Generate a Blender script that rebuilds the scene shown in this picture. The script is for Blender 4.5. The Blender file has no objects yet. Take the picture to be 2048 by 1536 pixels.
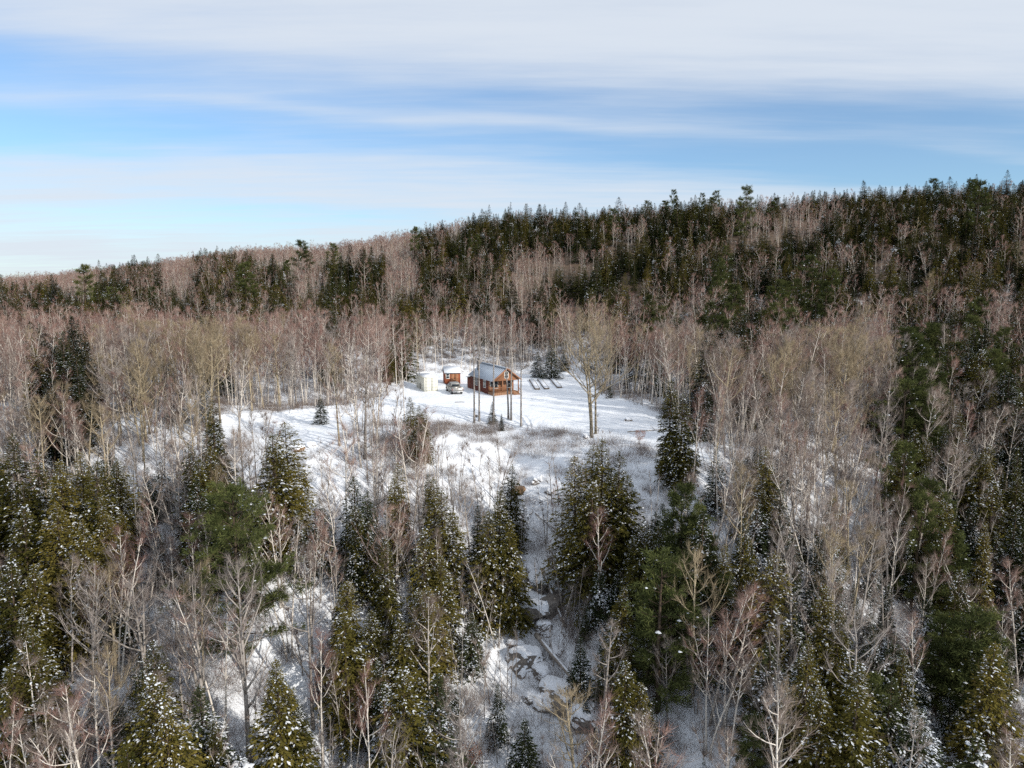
import bpy, bmesh, math
import numpy as np
from mathutils import Vector, Matrix

R = math.radians
SC = bpy.context.scene
COL = SC.collection
RNG = np.random.default_rng(11)

# ------------------------------------------------------------------ camera
CAM_Z = 18.7            # the drone hovers 18.7 m above the cabin clearing (z = 0)
PITCH = R(7.72)
FPX = 1446.0            # focal length in pixels of the 2048 px wide photograph
cam = bpy.data.cameras.new('camera')
cam.sensor_fit = 'HORIZONTAL'; cam.sensor_width = 36.0
cam.lens = FPX / 2048 * 36.0
cam.clip_start = 0.5; cam.clip_end = 20000
cam_o = bpy.data.objects.new('camera', cam); COL.objects.link(cam_o)
cam_o.location = (0, 0, CAM_Z)
cam_o.rotation_euler = (R(90) - PITCH, 0, 0)
SC.camera = cam_o

# ------------------------------------------------------------------ light
SUN_AZ, SUN_EL = R(128), R(25)       # azimuth clockwise from +Y (view direction): from behind, over the right shoulder
sun_dir = Vector((math.sin(SUN_AZ) * math.cos(SUN_EL), math.cos(SUN_AZ) * math.cos(SUN_EL), math.sin(SUN_EL)))
sl = bpy.data.lights.new('sun', 'SUN'); sl.energy = 4.2; sl.angle = R(0.6); sl.color = (1.0, 0.94, 0.85)
so = bpy.data.objects.new('sun', sl); COL.objects.link(so)
so.rotation_euler = sun_dir.to_track_quat('Z', 'Y').to_euler(); so.location = (60, -60, 90)

world = bpy.data.worlds.new('World'); SC.world = world; world.use_nodes = True
SC.view_settings.view_transform = 'Standard'; SC.view_settings.look = 'None'
SC.view_settings.exposure = 0.0; SC.view_settings.gamma = 1.0; SC.view_settings.use_curve_mapping = False
cy = SC.cycles
cy.max_bounces = 5; cy.diffuse_bounces = 3; cy.glossy_bounces = 2; cy.transmission_bounces = 2; cy.transparent_max_bounces = 4
cy.use_denoising = False


def build_world():
    nt = world.node_tree; nt.nodes.clear(); N = nt.nodes.new; L = nt.links.new
    out = N('ShaderNodeOutputWorld'); bg = N('ShaderNodeBackground'); L(bg.outputs[0], out.inputs[0])
    bg.inputs[1].default_value = 0.115
    sky = N('ShaderNodeTexSky'); sky.sky_type = 'NISHITA'; sky.sun_disc = False
    sky.sun_elevation = SUN_EL; sky.sun_rotation = SUN_AZ
    sky.altitude = 200; sky.air_density = 1.0; sky.dust_density = 0.3; sky.ozone_density = 2.2
    tc = N('ShaderNodeTexCoord'); sep = N('ShaderNodeSeparateXYZ'); L(tc.outputs['Generated'], sep.inputs[0])

    def math_(op, a, b=None, clamp=False):
        m = N('ShaderNodeMath'); m.operation = op; m.use_clamp = clamp
        for i, v in enumerate((a, b)):
            if v is None: continue
            if isinstance(v, (int, float)): m.inputs[i].default_value = v
            else: L(v, m.inputs[i])
        return m.outputs[0]
    zz = math_('ADD', math_('MAXIMUM', sep.outputs[2], 0.0), 0.05)
    u = math_('DIVIDE', sep.outputs[0], zz); v = math_('ABSOLUTE', math_('DIVIDE', sep.outputs[1], zz))

    def noise(su, sv, seed, detail, rough=0.55):
        c = N('ShaderNodeCombineXYZ'); L(math_('MULTIPLY', u, su), c.inputs[0]); L(math_('MULTIPLY', v, sv), c.inputs[1]); c.inputs[2].default_value = seed
        n = N('ShaderNodeTexNoise'); n.inputs['Scale'].default_value = 1.0; n.inputs['Detail'].default_value = detail; n.inputs['Roughness'].default_value = rough
        L(c.outputs[0], n.inputs['Vector']); return math_('SUBTRACT', n.outputs[0], 0.5)
    # a high sheet of cirrus lying in long streaks across the view
    warp = math_('ADD', math_('MULTIPLY', noise(0.35, 0.25, 3.1, 2), 1.3), math_('MULTIPLY', u, -0.19))
    v2 = math_('MULTIPLY', math_('ADD', v, warp), 0.1)
    ramp = N('ShaderNodeValToRGB'); L(v2, ramp.inputs[0]); ramp.color_ramp.interpolation = 'B_SPLINE'
    pts = [(0.0, .93), (.24, .95), (.285, .80), (.32, .30), (.355, .28), (.372, .62), (.392, .20), (.44, .12), (.49, .42), (.56, .82), (.66, .74), (.72, .50), (.82, .62), (1, .8)]
    el = ramp.color_ramp.elements
    while len(el) < len(pts): el.new(0.5)
    for e, (p, c) in zip(el, pts): e.position = p; e.color = (c, c, c, 1)
    streak = math_('ADD', math_('MULTIPLY', noise(0.5, 2.6, 7.7, 6, .6), 0.75), math_('MULTIPLY', noise(1.6, 9, 1.2, 5, .6), 0.22))
    big = math_('MULTIPLY', noise(0.45, 0.55, 12.4, 3), 0.9)
    dens = math_('ADD', math_('ADD', ramp.outputs[0], streak), big, True)
    mr = N('ShaderNodeMapRange'); mr.interpolation_type = 'SMOOTHSTEP'; L(dens, mr.inputs[0]); mr.inputs[1].default_value = 0.05; mr.inputs[2].default_value = 1.0
    mr.inputs[3].default_value = 0.12; mr.inputs[4].default_value = 0.95
    tint = N('ShaderNodeMix'); tint.data_type = 'RGBA'; tint.blend_type = 'MULTIPLY'; tint.inputs[0].default_value = 1.0
    L(sky.outputs[0], tint.inputs[6]); tint.inputs[7].default_value = (0.86, 1.12, 1.33, 1)
    mx = N('ShaderNodeMix'); mx.data_type = 'RGBA'; L(mr.outputs[0], mx.inputs[0]); L(tint.outputs[2], mx.inputs[6])
    mx.inputs[7].default_value = (6.35, 6.9, 7.65, 1)
    L(mx.outputs[2], bg.inputs[0])


build_world()

# ------------------------------------------------------------------ pixel <-> space
CP, SP = math.cos(PITCH), math.sin(PITCH)


def pix_dir(px, py):
    a = (px - 1024) / FPX; b = -(py - 768) / FPX
    return np.array([a, CP + b * SP, -SP + b * CP])


def project(X, Y, Z):
    dz = Z - CAM_Z
    w = Y * CP - dz * SP; v = Y * SP + dz * CP
    w = np.where(w < 1, 1, w)
    return 1024 + FPX * X / w, 768 - FPX * v / w, w


# ------------------------------------------------------------------ terrain height
def vnoise(x, y, seed):
    xi = np.floor(x).astype(np.int64); yi = np.floor(y).astype(np.int64); fx = x - xi; fy = y - yi
    fx = fx * fx * (3 - 2 * fx); fy = fy * fy * (3 - 2 * fy)

    def h(i, j):
        n = (i * 374761393 + j * 668265263 + seed * 1442695041) & 0xFFFFFFFF
        n = ((n ^ (n >> 13)) * 1274126177) & 0xFFFFFFFF
        return ((n ^ (n >> 16)) & 0xFFFF) / 65535.0
    return (h(xi, yi) * (1 - fx) + h(xi + 1, yi) * fx) * (1 - fy) + (h(xi, yi + 1) * (1 - fx) + h(xi + 1, yi + 1) * fx) * fy - 0.5


EDGE_X = [-140, -60, -40, -24, -12, 0, 10, 20, 30, 45, 65, 100, 160]
EDGE_D = [100, 97, 92, 84, 93, 97, 93, 82, 84, 98, 112, 122, 130]
TP = np.array([-900, 0, 600, 1024, 1500, 2048, 3000.])
TD = np.array([0, 125, 150, 175, 200, 250, 300, 350, 420, 480, 600, 900, 2000, 9000.])
TZ = np.array([
    [0, 0, 1, 3, 5, 8, 10, 12, 14, 14, 13, 4, -12, -30],
    [0, 0, .8, 3, 6, 9, 11.5, 13, 15, 15, 13, 4, -12, -30],
    [0, 0, .5, 4, 9, 17.5, 24, 29, 30.5, 30, 20, 4, -12, -30],
    [0, 0, 0, 5, 12, 27, 40, 42, 41, 36, 22, 4, -12, -30],
    [0, 0, 2.5, 9, 17, 33, 46, 48, 46, 42, 26, 4, -12, -30],
    [0, 0, 4, 11, 20, 38, 52, 54, 52, 48, 30, 4, -12, -30],
    [0, 0, 5, 13, 23, 41, 54, 57, 56, 52, 34, 4, -12, -30]], float)


def inside(poly, X, Y):
    r = np.zeros(np.shape(X), bool); n = len(poly)
    for i in range(n):
        x0, y0 = poly[i]; x1, y1 = poly[(i + 1) % n]
        if y0 == y1: continue
        r ^= ((y0 > Y) != (y1 > Y)) & (X < (x1 - x0) * (Y - y0) / (y1 - y0) + x0)
    return r


def terrain_base(X, Y):
    X = np.asarray(X, float); Y = np.asarray(Y, float)
    De = np.interp(X, EDGE_X, EDGE_D)
    d = De - Y
    sp = np.where(d > 30, d, 2.5 * np.log1p(np.exp(np.clip(d, -60, 30) / 2.5)))
    drop = 0.45 * sp - 0.28 * np.where(sp > 46, sp - 46, 0)
    px = 1024 + FPX * np.clip(X / np.maximum(Y, 40), -1.6, 1.6)
    i = np.clip(np.searchsorted(TP, px) - 1, 0, len(TP) - 2); f = (px - TP[i]) / (TP[i + 1] - TP[i]); f = np.clip(f, 0, 1); f = f * f * (3 - 2 * f)
    cols = np.stack([np.interp(Y, TD, TZ[k]) for k in range(len(TP))])
    fl = i.ravel(); ar = np.arange(fl.size); cc = cols.reshape(len(TP), -1)
    zb = (cc[fl, ar] * (1 - f.ravel()) + cc[fl + 1, ar] * f.ravel()).reshape(px.shape)
    return zb - drop


def ground_at(px, py):
    d = pix_dir(px, py); s = np.arange(30, 700, 0.2)
    X, Y, Z = d[0] * s, d[1] * s, CAM_Z + d[2] * s
    below = np.nonzero(Z < terrain(X, Y))[0]
    k = below[0] if len(below) else -1
    return float(X[k]), float(Y[k])


CLEAR_PX = [(440, 848), (560, 838), (700, 815), (815, 788), (835, 750), (900, 746), (960, 742), (1060, 744), (1150, 741), (1178, 765), (1195, 800), (1300, 822),
            (1345, 860), (1400, 912), (1360, 925), (1290, 893), (1180, 868), (1100, 842), (1040, 835), (930, 835), (800, 832), (700, 850), (640, 885), (585, 905), (520, 880), (450, 868)]
terrain = terrain_base
CLEAR = [ground_at(*p) for p in CLEAR_PX]


def clear_mask(X, Y):
    """1 in the open clearing and on the track, 0 in the woods, soft edge"""
    m = np.zeros(np.shape(X))
    for dx, dy in ((0, 0), (1.5, 0), (-1.5, 0), (0, 1.5), (0, -1.5), (1, 1), (-1, -1), (1, -1), (-1, 1)):
        m = m + inside(CLEAR, X + dx, Y + dy)
    return m / 9.0


TRACKS = [[ground_at(*p) for p in path] for path in (
    [(440, 858), (560, 850), (650, 838), (740, 822), (830, 806), (880, 799), (912, 792)], [(912, 800), (960, 806), (1040, 802), (1120, 797), (1180, 800)], [(740, 824), (840, 812), (930, 812), (985, 800)])]


def ruts(X, Y):
    z = np.zeros(np.shape(X))
    for path in TRACKS:
        d = np.full(np.shape(X), 1e9)
        for (x0, y0), (x1, y1) in zip(path[:-1], path[1:]):
            ux, uy = x1 - x0, y1 - y0; L2 = ux * ux + uy * uy; t = np.clip(((X - x0) * ux + (Y - y0) * uy) / L2, 0, 1)
            d = np.minimum(d, np.hypot(X - x0 - t * ux, Y - y0 - t * uy))
        d = d + .5 * vnoise(X / 7, Y / 7, 61)
        z = z - .11 * np.exp(-((d - .85) / .30) ** 2) + .05 * np.exp(-((d - 1.45) / .3) ** 2) + .03 * np.exp(-(d / .4) ** 2)
    return z


def terrain(X, Y):
    X = np.asarray(X, float); Y = np.asarray(Y, float)
    z = terrain_base(X, Y)
    c = clear_mask(X, Y)
    z = z + np.where(c > 0, ruts(X, Y) * c, 0)
    near = np.clip((160 - Y) / 60, 0, 1)
    rough = 0.7 * vnoise(X / 4.1, Y / 4.1, 5) + 0.35 * vnoise(X / 1.7, Y / 1.7, 9) + 2.2 * vnoise(X / 17, Y / 17, 3)
    rough = rough + (1 - near) * 3.0 * vnoise(X / 38, Y / 38, 8)
    gully = -1.6 * np.exp(-((X - 2.5) / 4.5) ** 2) * np.clip((88 - Y) / 8, 0, 1)
    return z + rough * (1 - c) * np.clip((np.abs(X) * 0 + 1), 0, 1) + c * (.14 * vnoise(X / 2.6, Y / 2.6, 4) + .07 * vnoise(X / .9, Y / .9, 14)) + gully


# ------------------------------------------------------------------ materials
def new_mat(name):
    m = bpy.data.materials.new(name); m.use_nodes = True
    nt = m.node_tree; nt.nodes.clear()
    return m, nt, nt.nodes.new, nt.links.new


def foliage_mat(name, cols, rnd=0.5, rough=None, scale=1.2):
    """diffuse colour, varied per plant and by clump"""
    m, nt, N, L = new_mat(name)
    out = N('ShaderNodeOutputMaterial'); bs = N('ShaderNodeBsdfDiffuse'); L(bs.outputs[0], out.inputs[0])
    oi = N('ShaderNodeObjectInfo'); tc = N('ShaderNodeTexCoord')
    n = N('ShaderNodeTexNoise'); n.inputs['Scale'].default_value = scale; n.inputs['Detail'].default_value = 2
    L(tc.outputs['Object'], n.inputs['Vector'])
    add = N('ShaderNodeMath'); add.operation = 'MULTIPLY_ADD'; L(n.outputs[0], add.inputs[0]); add.inputs[1].default_value = 1.3
    s2 = N('ShaderNodeMath'); s2.operation = 'MULTIPLY_ADD'; L(oi.outputs['Random'], s2.inputs[0]); s2.inputs[1].default_value = rnd; s2.inputs[2].default_value = -0.15 - rnd * .5
    L(s2.outputs[0], add.inputs[2])
    rp = N('ShaderNodeValToRGB'); L(add.outputs[0], rp.inputs[0])
    e = rp.color_ramp.elements
    while len(e) < len(cols): e.new(0.5)
    for k, c in enumerate(cols): e[k].position = k / (len(cols) - 1); e[k].color = (*c, 1)
    L(rp.outputs[0], bs.inputs[0])
    return m


def simple_mat(name, col, rough=0.6, metal=0.0, spec=0.3, noise=0.0, scale=6.0, bump=0.0):
    m, nt, N, L = new_mat(name)
    out = N('ShaderNodeOutputMaterial'); b = N('ShaderNodeBsdfPrincipled'); L(b.outputs[0], out.inputs[0])
    b.inputs['Roughness'].default_value = rough; b.inputs['Metallic'].default_value = metal; b.inputs['Specular IOR Level'].default_value = spec
    b.inputs['Base Color'].default_value = (*col, 1)
    if noise or bump:
        tc = N('ShaderNodeTexCoord'); n = N('ShaderNodeTexNoise'); n.inputs['Scale'].default_value = scale; n.inputs['Detail'].default_value = 4
        L(tc.outputs['Object'], n.inputs['Vector'])
        if noise:
            rp = N('ShaderNodeValToRGB'); L(n.outputs[0], rp.inputs[0])
            rp.color_ramp.elements[0].position = .25; rp.color_ramp.elements[1].position = .75
            rp.color_ramp.elements[0].color = (*[c * (1 - noise) for c in col], 1); rp.color_ramp.elements[1].color = (*[min(1, c * (1 + noise)) for c in col], 1)
            L(rp.outputs[0], b.inputs['Base Color'])
        if bump:
            bp = N('ShaderNodeBump'); bp.inputs['Strength'].default_value = bump; bp.inputs['Distance'].default_value = 0.05
            L(n.outputs[0], bp.inputs['Height']); L(bp.outputs[0], b.inputs['Normal'])
    return m


def bark_mat(name, base, dark, band=9.0, amount=0.5):
    m, nt, N, L = new_mat(name)
    out = N('ShaderNodeOutputMaterial'); bs = N('ShaderNodeBsdfDiffuse'); L(bs.outputs[0], out.inputs[0])
    tc = N('ShaderNodeTexCoord'); mp = N('ShaderNodeMapping'); mp.inputs['Scale'].default_value = (2, 2, band); L(tc.outputs['Object'], mp.inputs[0])
    n = N('ShaderNodeTexNoise'); n.inputs['Scale'].default_value = 1.0; n.inputs['Detail'].default_value = 3; L(mp.outputs[0], n.inputs['Vector'])
    oi = N('ShaderNodeObjectInfo')
    a = N('ShaderNodeMath'); a.operation = 'MULTIPLY_ADD'; L(oi.outputs['Random'], a.inputs[0]); a.inputs[1].default_value = 0.35; L(n.outputs[0], a.inputs[2])
    rp = N('ShaderNodeValToRGB'); L(a.outputs[0], rp.inputs[0])
    rp.color_ramp.elements[0].position = .30 + .2 * amount; rp.color_ramp.elements[1].position = .55 + .3 * amount
    rp.color_ramp.elements[0].color = (*dark, 1); rp.color_ramp.elements[1].color = (*base, 1)
    L(rp.outputs[0], bs.inputs[0]); return m


M = {}
M['snow'] = simple_mat('snow', (.86, .88, .92), .65, spec=.25, bump=.3, scale=5)
M['clump_snow'] = foliage_mat('clump_snow', [(.74, .77, .82), (.86, .88, .92)], .2)
M['birch_bark'] = bark_mat('birch_bark', (.70, .64, .57), (.24, .205, .18))
M['pale_bark'] = bark_mat('pale_bark', (.42, .35, .24), (.14, .12, .09), 5)
M['grey_bark'] = bark_mat('grey_bark', (.36, .325, .295), (.14, .123, .11), 4)
M['dark_bark'] = bark_mat('dark_bark', (.10, .075, .055), (.04, .03, .025), 4)
M['red_twig'] = foliage_mat('red_twig', [(.14, .082, .07), (.27, .165, .14), (.35, .245, .205)], .9, scale=.3)
M['brown_twig'] = foliage_mat('brown_twig', [(.13, .10, .088), (.23, .18, .155), (.32, .26, .225)], .9, scale=.3)
M['tan_twig'] = foliage_mat('tan_twig', [(.16, .124, .084), (.27, .213, .142), (.36, .29, .195)], .8, scale=.3)
M['grey_twig'] = foliage_mat('grey_twig', [(.15, .125, .115), (.27, .23, .21), (.36, .31, .28)], .9, scale=.3)
M['hemlock'] = foliage_mat('hemlock_needles', [(.030, .032, .010), (.092, .081, .021), (.165, .130, .034)], .7)
M['spruce'] = foliage_mat('spruce_needles', [(.011, .016, .009), (.036, .045, .017), (.092, .090, .030)], 1.0)
M['pine'] = foliage_mat('pine_needles', [(.030, .037, .014), (.070, .082, .030), (.135, .142, .048)], .5)
M['fir'] = foliage_mat('fir_needles', [(.016, .022, .013), (.040, .050, .022), (.075, .078, .034)], .5)
M['russet'] = foliage_mat('russet_leaves', [(.14, .05, .025), (.30, .11, .05), (.38, .17, .08)], .4, scale=3)


def ground_mat():
    m, nt, N, L = new_mat('snowy_ground')
    out = N('ShaderNodeOutputMaterial'); b = N('ShaderNodeBsdfPrincipled'); L(b.outputs[0], out.inputs[0])
    b.inputs['Roughness'].default_value = .7; b.inputs['Specular IOR Level'].default_value = .2
    tc = N('ShaderNodeTexCoord'); at = N('ShaderNodeAttribute'); at.attribute_name = 'litter'

    def noise(sc, det, rough=.6):
        n = N('ShaderNodeTexNoise'); n.inputs['Scale'].default_value = sc; n.inputs['Detail'].default_value = det; n.inputs['Roughness'].default_value = rough
        L(tc.outputs['Object'], n.inputs['Vector']); return n.outputs[0]
    f1, f2, f3 = noise(2.6, 6, .7), noise(.35, 3), noise(9, 3)

    def m2(op, a, bb, clamp=False):
        x = N('ShaderNodeMath'); x.operation = op; x.use_clamp = clamp
        for i, q in enumerate((a, bb)):
            if isinstance(q, (int, float)): x.inputs[i].default_value = q
            else: L(q, x.inputs[i])
        return x.outputs[0]
    mix = m2('ADD', m2('MULTIPLY', f1, .75), m2('MULTIPLY', f2, .45))
    th = m2('SUBTRACT', .98, m2('MULTIPLY', at.outputs['Fac'], .55))
    k = m2('MULTIPLY', m2('SUBTRACT', mix, th), 7.0, True)
    rp = N('ShaderNodeValToRGB'); L(f3, rp.inputs[0])
    rp.color_ramp.elements[0].color = (.045, .032, .022, 1); rp.color_ramp.elements[1].color = (.20, .14, .095, 1)
    rp.color_ramp.elements[0].position = .3; rp.color_ramp.elements[1].position = .7
    mx = N('ShaderNodeMix'); mx.data_type = 'RGBA'; L(k, mx.inputs[0]); mx.inputs[6].default_value = (.86, .885, .925, 1); L(rp.outputs[0], mx.inputs[7])
    L(mx.outputs[2], b.inputs['Base Color'])
    bp = N('ShaderNodeBump'); bp.inputs['Strength'].default_value = .55; bp.inputs['Distance'].default_value = .25
    L(m2('ADD', m2('MULTIPLY', f1, .6), m2('MULTIPLY', noise(.9, 4), .8)), bp.inputs['Height']); L(bp.outputs[0], b.inputs['Normal'])
    return m


M['ground'] = ground_mat()


# ------------------------------------------------------------------ mesh helpers
class MB:
    """collects triangles / quads as numpy blocks and makes ONE mesh of them"""
    def __init__(self): self.v = []; self.t = []; self.mi = []; self.n = 0

    def add(self, verts, tris, mat=0):
        verts = np.asarray(verts, float).reshape(-1, 3); tris = np.asarray(tris, np.int64).reshape(-1, 3)
        self.v.append(verts); self.t.append(tris + self.n); self.mi.append(np.full(len(tris), mat, np.int32)); self.n += len(verts)

    def merge(self, other, mat):
        for v, in zip(other.v): pass
        if other.n:
            V = np.concatenate(other.v); T = np.concatenate(other.t)
            self.add(V, T, mat)

    def mesh(self, name, mats, smooth=False):
        me = bpy.data.meshes.new(name)
        V = np.concatenate(self.v) if self.v else np.zeros((0, 3)); T = np.concatenate(self.t) if self.t else np.zeros((0, 3), int)
        me.vertices.add(len(V)); me.vertices.foreach_set('co', V.astype(np.float32).ravel())
        me.loops.add(T.size); me.loops.foreach_set('vertex_index', T.astype(np.int32).ravel())
        me.polygons.add(len(T)); me.polygons.foreach_set('loop_start', np.arange(0, T.size, 3, dtype=np.int32))
        me.polygons.foreach_set('loop_total', np.full(len(T), 3, np.int32))
        me.polygons.foreach_set('material_index', np.concatenate(self.mi) if self.mi else np.zeros(0, np.int32))
        if smooth: me.polygons.foreach_set('use_smooth', np.ones(len(T), bool))
        for m in mats: me.materials.append(m)
        me.update(calc_edges=True); return me


def tube(mb, pts, rad, sides=5):
    pts = np.asarray(pts, float); n = len(pts); rad = np.asarray(rad, float)
    tan = np.gradient(pts, axis=0); tan /= np.linalg.norm(tan, axis=1)[:, None] + 1e-9
    ref = np.array([1., 0, 0]) if abs(tan[0, 0]) < .8 else np.array([0, 1., 0])
    a = np.cross(tan, ref); a /= np.linalg.norm(a, axis=1)[:, None] + 1e-9; b = np.cross(tan, a)
    ang = np.arange(sides) * 2 * math.pi / sides
    V = pts[:, None] + rad[:, None, None] * (a[:, None] * np.cos(ang)[None, :, None] + b[:, None] * np.sin(ang)[None, :, None])
    i = np.arange(n - 1)[:, None] * sides; k = np.arange(sides)[None]; k2 = (k + 1) % sides
    q0, q1, q2, q3 = i + k, i + k2, i + sides + k2, i + sides + k
    T = np.concatenate([np.stack([q0, q1, q2], -1).reshape(-1, 3), np.stack([q0, q2, q3], -1).reshape(-1, 3)])
    cap = [[(n - 1) * sides, (n - 1) * sides + j, (n - 1) * sides + j + 1] for j in range(1, sides - 1)] + [[0, j + 1, j] for j in range(1, sides - 1)]
    mb.add(V.reshape(-1, 3), np.concatenate([T, np.array(cap)]))


def unit(a): return a / (np.linalg.norm(a, axis=-1, keepdims=True) + 1e-9)


def slivers(mb, p, d, ln, w, rng):
    """three-sided twigs: base p, direction d, length ln, thickness w (arrays)"""
    n = len(p)
    if not n: return
    d = unit(d); r = unit(np.cross(d, unit(rng.normal(size=(n, 3))))); s = np.cross(d, r)
    V = np.stack([p + r * w[:, None] * .5, p + (-.5 * r + .87 * s) * w[:, None] * .5, p + (-.5 * r - .87 * s) * w[:, None] * .5, p + d * ln[:, None]], 1)
    o = (np.arange(n) * 4)[:, None]
    T = np.concatenate([o + np.array([[0, 1, 3]]), o + np.array([[1, 2, 3]]), o + np.array([[2, 0, 3]])])
    mb.add(V.reshape(-1, 3), T)


def diamonds(mb, p, d, side, ln, w, sag):
    """needle sprays: folded leaf-shaped faces"""
    n = len(p)
    if not n: return
    d = unit(d); side = unit(side - d * np.sum(side * d, -1, keepdims=True)); up = np.cross(side, d)
    mid = p + d * (ln * .55)[:, None]
    V = np.stack([p, mid + side * (w * .5)[:, None] - up * (sag)[:, None], p + d * ln[:, None], mid - side * (w * .5)[:, None] - up * (sag)[:, None]], 1)
    o = (np.arange(n) * 4)[:, None]
    mb.add(V.reshape(-1, 3), np.concatenate([o + np.array([[0, 1, 2]]), o + np.array([[0, 2, 3]])]))


def lumps(mb, p, size, rng):
    """small uneven cushions of snow"""
    n = len(p)
    if not n: return
    ang = np.arange(5) * 2 * math.pi / 5
    rim = np.stack([np.cos(ang), np.sin(ang), np.zeros(5)], -1)[None] * (size[:, None, None] * rng.uniform(.6, 1.25, (n, 5, 1)))
    rim[..., 2] -= size[:, None] * rng.uniform(.05, .5, (n, 5))
    V = np.concatenate([p[:, None] + rim, (p + np.stack([rng.normal(0, .2, n) * size, rng.normal(0, .2, n) * size, size * .42], -1))[:, None]], 1)
    o = (np.arange(n) * 6)[:, None]
    T = np.concatenate([o + np.array([[k, (k + 1) % 5, 5]]) for k in range(5)])
    mb.add(V.reshape(-1, 3), T)


# ------------------------------------------------------------------ plant generators (unit = metres, root at the origin)
def bare_tree(seed, H, r0, spread=.5, start=.35, nprim=12, ntwig=500, tw=.016, tl=.75, lean=0., fork=False, stems=1, sides=5, wob=.25, ascend=.62, sub=4, droop=0., gap=.28):
    rng = np.random.default_rng(seed); tr, cr = MB(), MB(); ends_p, ends_d, ends_w = [], [], []
    for st in range(stems):
        a0 = rng.uniform(0, 6.28); off = np.array([math.cos(a0), math.sin(a0), 0]) * (.0 if stems == 1 else gap)
        ld = np.array([math.cos(a0), math.sin(a0), 0]) * (lean + (0.10 * H * rng.uniform(.5, 1.4) if stems > 1 else 0))
        h = H * (1 if st == 0 else rng.uniform(.8, .97)); t = np.linspace(0, 1, 11)
        wv = np.cumsum(rng.normal(0, wob * .12, (11, 2)), 0) * (t[:, None] ** .8)
        P = np.zeros((11, 3)); P[:, :2] = off[:2] * (1 - .0) + wv; P[:, 2] = t * h - .25 * (t == 0); P += ld * (t ** 1.4)[:, None]
        rr = r0 * (1 if stems == 1 else .75) * (1 - t) ** .8 + .012; rr[0] *= 1.35
        tube(tr, P, rr, sides)
        for k in range(nprim):
            tt = start + (0.97 - start) * ((k + rng.uniform(0, .9)) / nprim) ** .85
            i = min(int(tt * 10), 9); f = tt * 10 - i; base = P[i] * (1 - f) + P[i + 1] * f
            az = k * 2.4 + rng.uniform(-.7, .7); L = h * spread * (1.05 - tt) ** .75 * rng.uniform(.6, 1.2) * .62
            up = ascend * rng.uniform(.7, 1.3); s = np.linspace(0, 1, 5)
            hd = np.array([math.cos(az), math.sin(az), 0])
            Q = base + hd * (L * np.sin(s * (1.3 - .5 * up)) / 1.05)[:, None] * (1 - .35 * up) + np.array([0, 0, 1]) * (L * (up * s + .32 * s * s - droop * s ** 2))[:, None]
            Q[1:] += np.cumsum(rng.normal(0, .04 * L ** .5, (4, 3)), 0)
            br = max(.012, rr[i] * .58); tube(tr, Q, br * (1 - s) ** .7 + .008, 4 if sides > 4 else 3)
            for j in range(sub):
                u = rng.uniform(.3, .95); ii = min(int(u * 4), 3); b2 = Q[ii] + (Q[ii + 1] - Q[ii]) * (u * 4 - ii)
                dd = unit(unit(Q[ii + 1] - Q[ii]) + .9 * rng.normal(size=3) * np.array([.7, .7, .45]) + np.array([0, 0, .25 - droop])); L2 = L * rng.uniform(.25, .5)
                E = np.stack([b2, b2 + dd * L2 * .5 + rng.normal(0, .05, 3), b2 + dd * L2 + np.array([0, 0, .12 * L2])])
                tube(cr, E, [max(.008, br * .34), max(.007, br * .24), .005], 3)
                ends_p.append(E[1]); ends_d.append(dd); ends_w.append(L2); ends_p.append(E[2]); ends_d.append(dd); ends_w.append(L2)
            ends_p.append(Q[3]); ends_d.append(unit(Q[4] - Q[3])); ends_w.append(L * .4); ends_p.append(Q[4]); ends_d.append(unit(Q[4] - Q[3])); ends_w.append(L * .5)
        ends_p.append(P[-1]); ends_d.append(np.array([0, 0, 1.])); ends_w.append(.8)
    ep, ed, ew = np.array(ends_p), np.array(ends_d), np.array(ends_w)
    k = rng.integers(0, len(ep), ntwig)
    p = ep[k] - ed[k] * (ew[k] * rng.uniform(0, .6, ntwig))[:, None]
    d = unit(ed[k] + rng.normal(0, .55, (ntwig, 3)) + np.array([0, 0, .25 - droop]))
    slivers(cr, p, d, tl * rng.uniform(.5, 1.3, ntwig), tw * rng.uniform(.7, 1.3, ntwig), rng)
    return tr, cr, None


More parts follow.
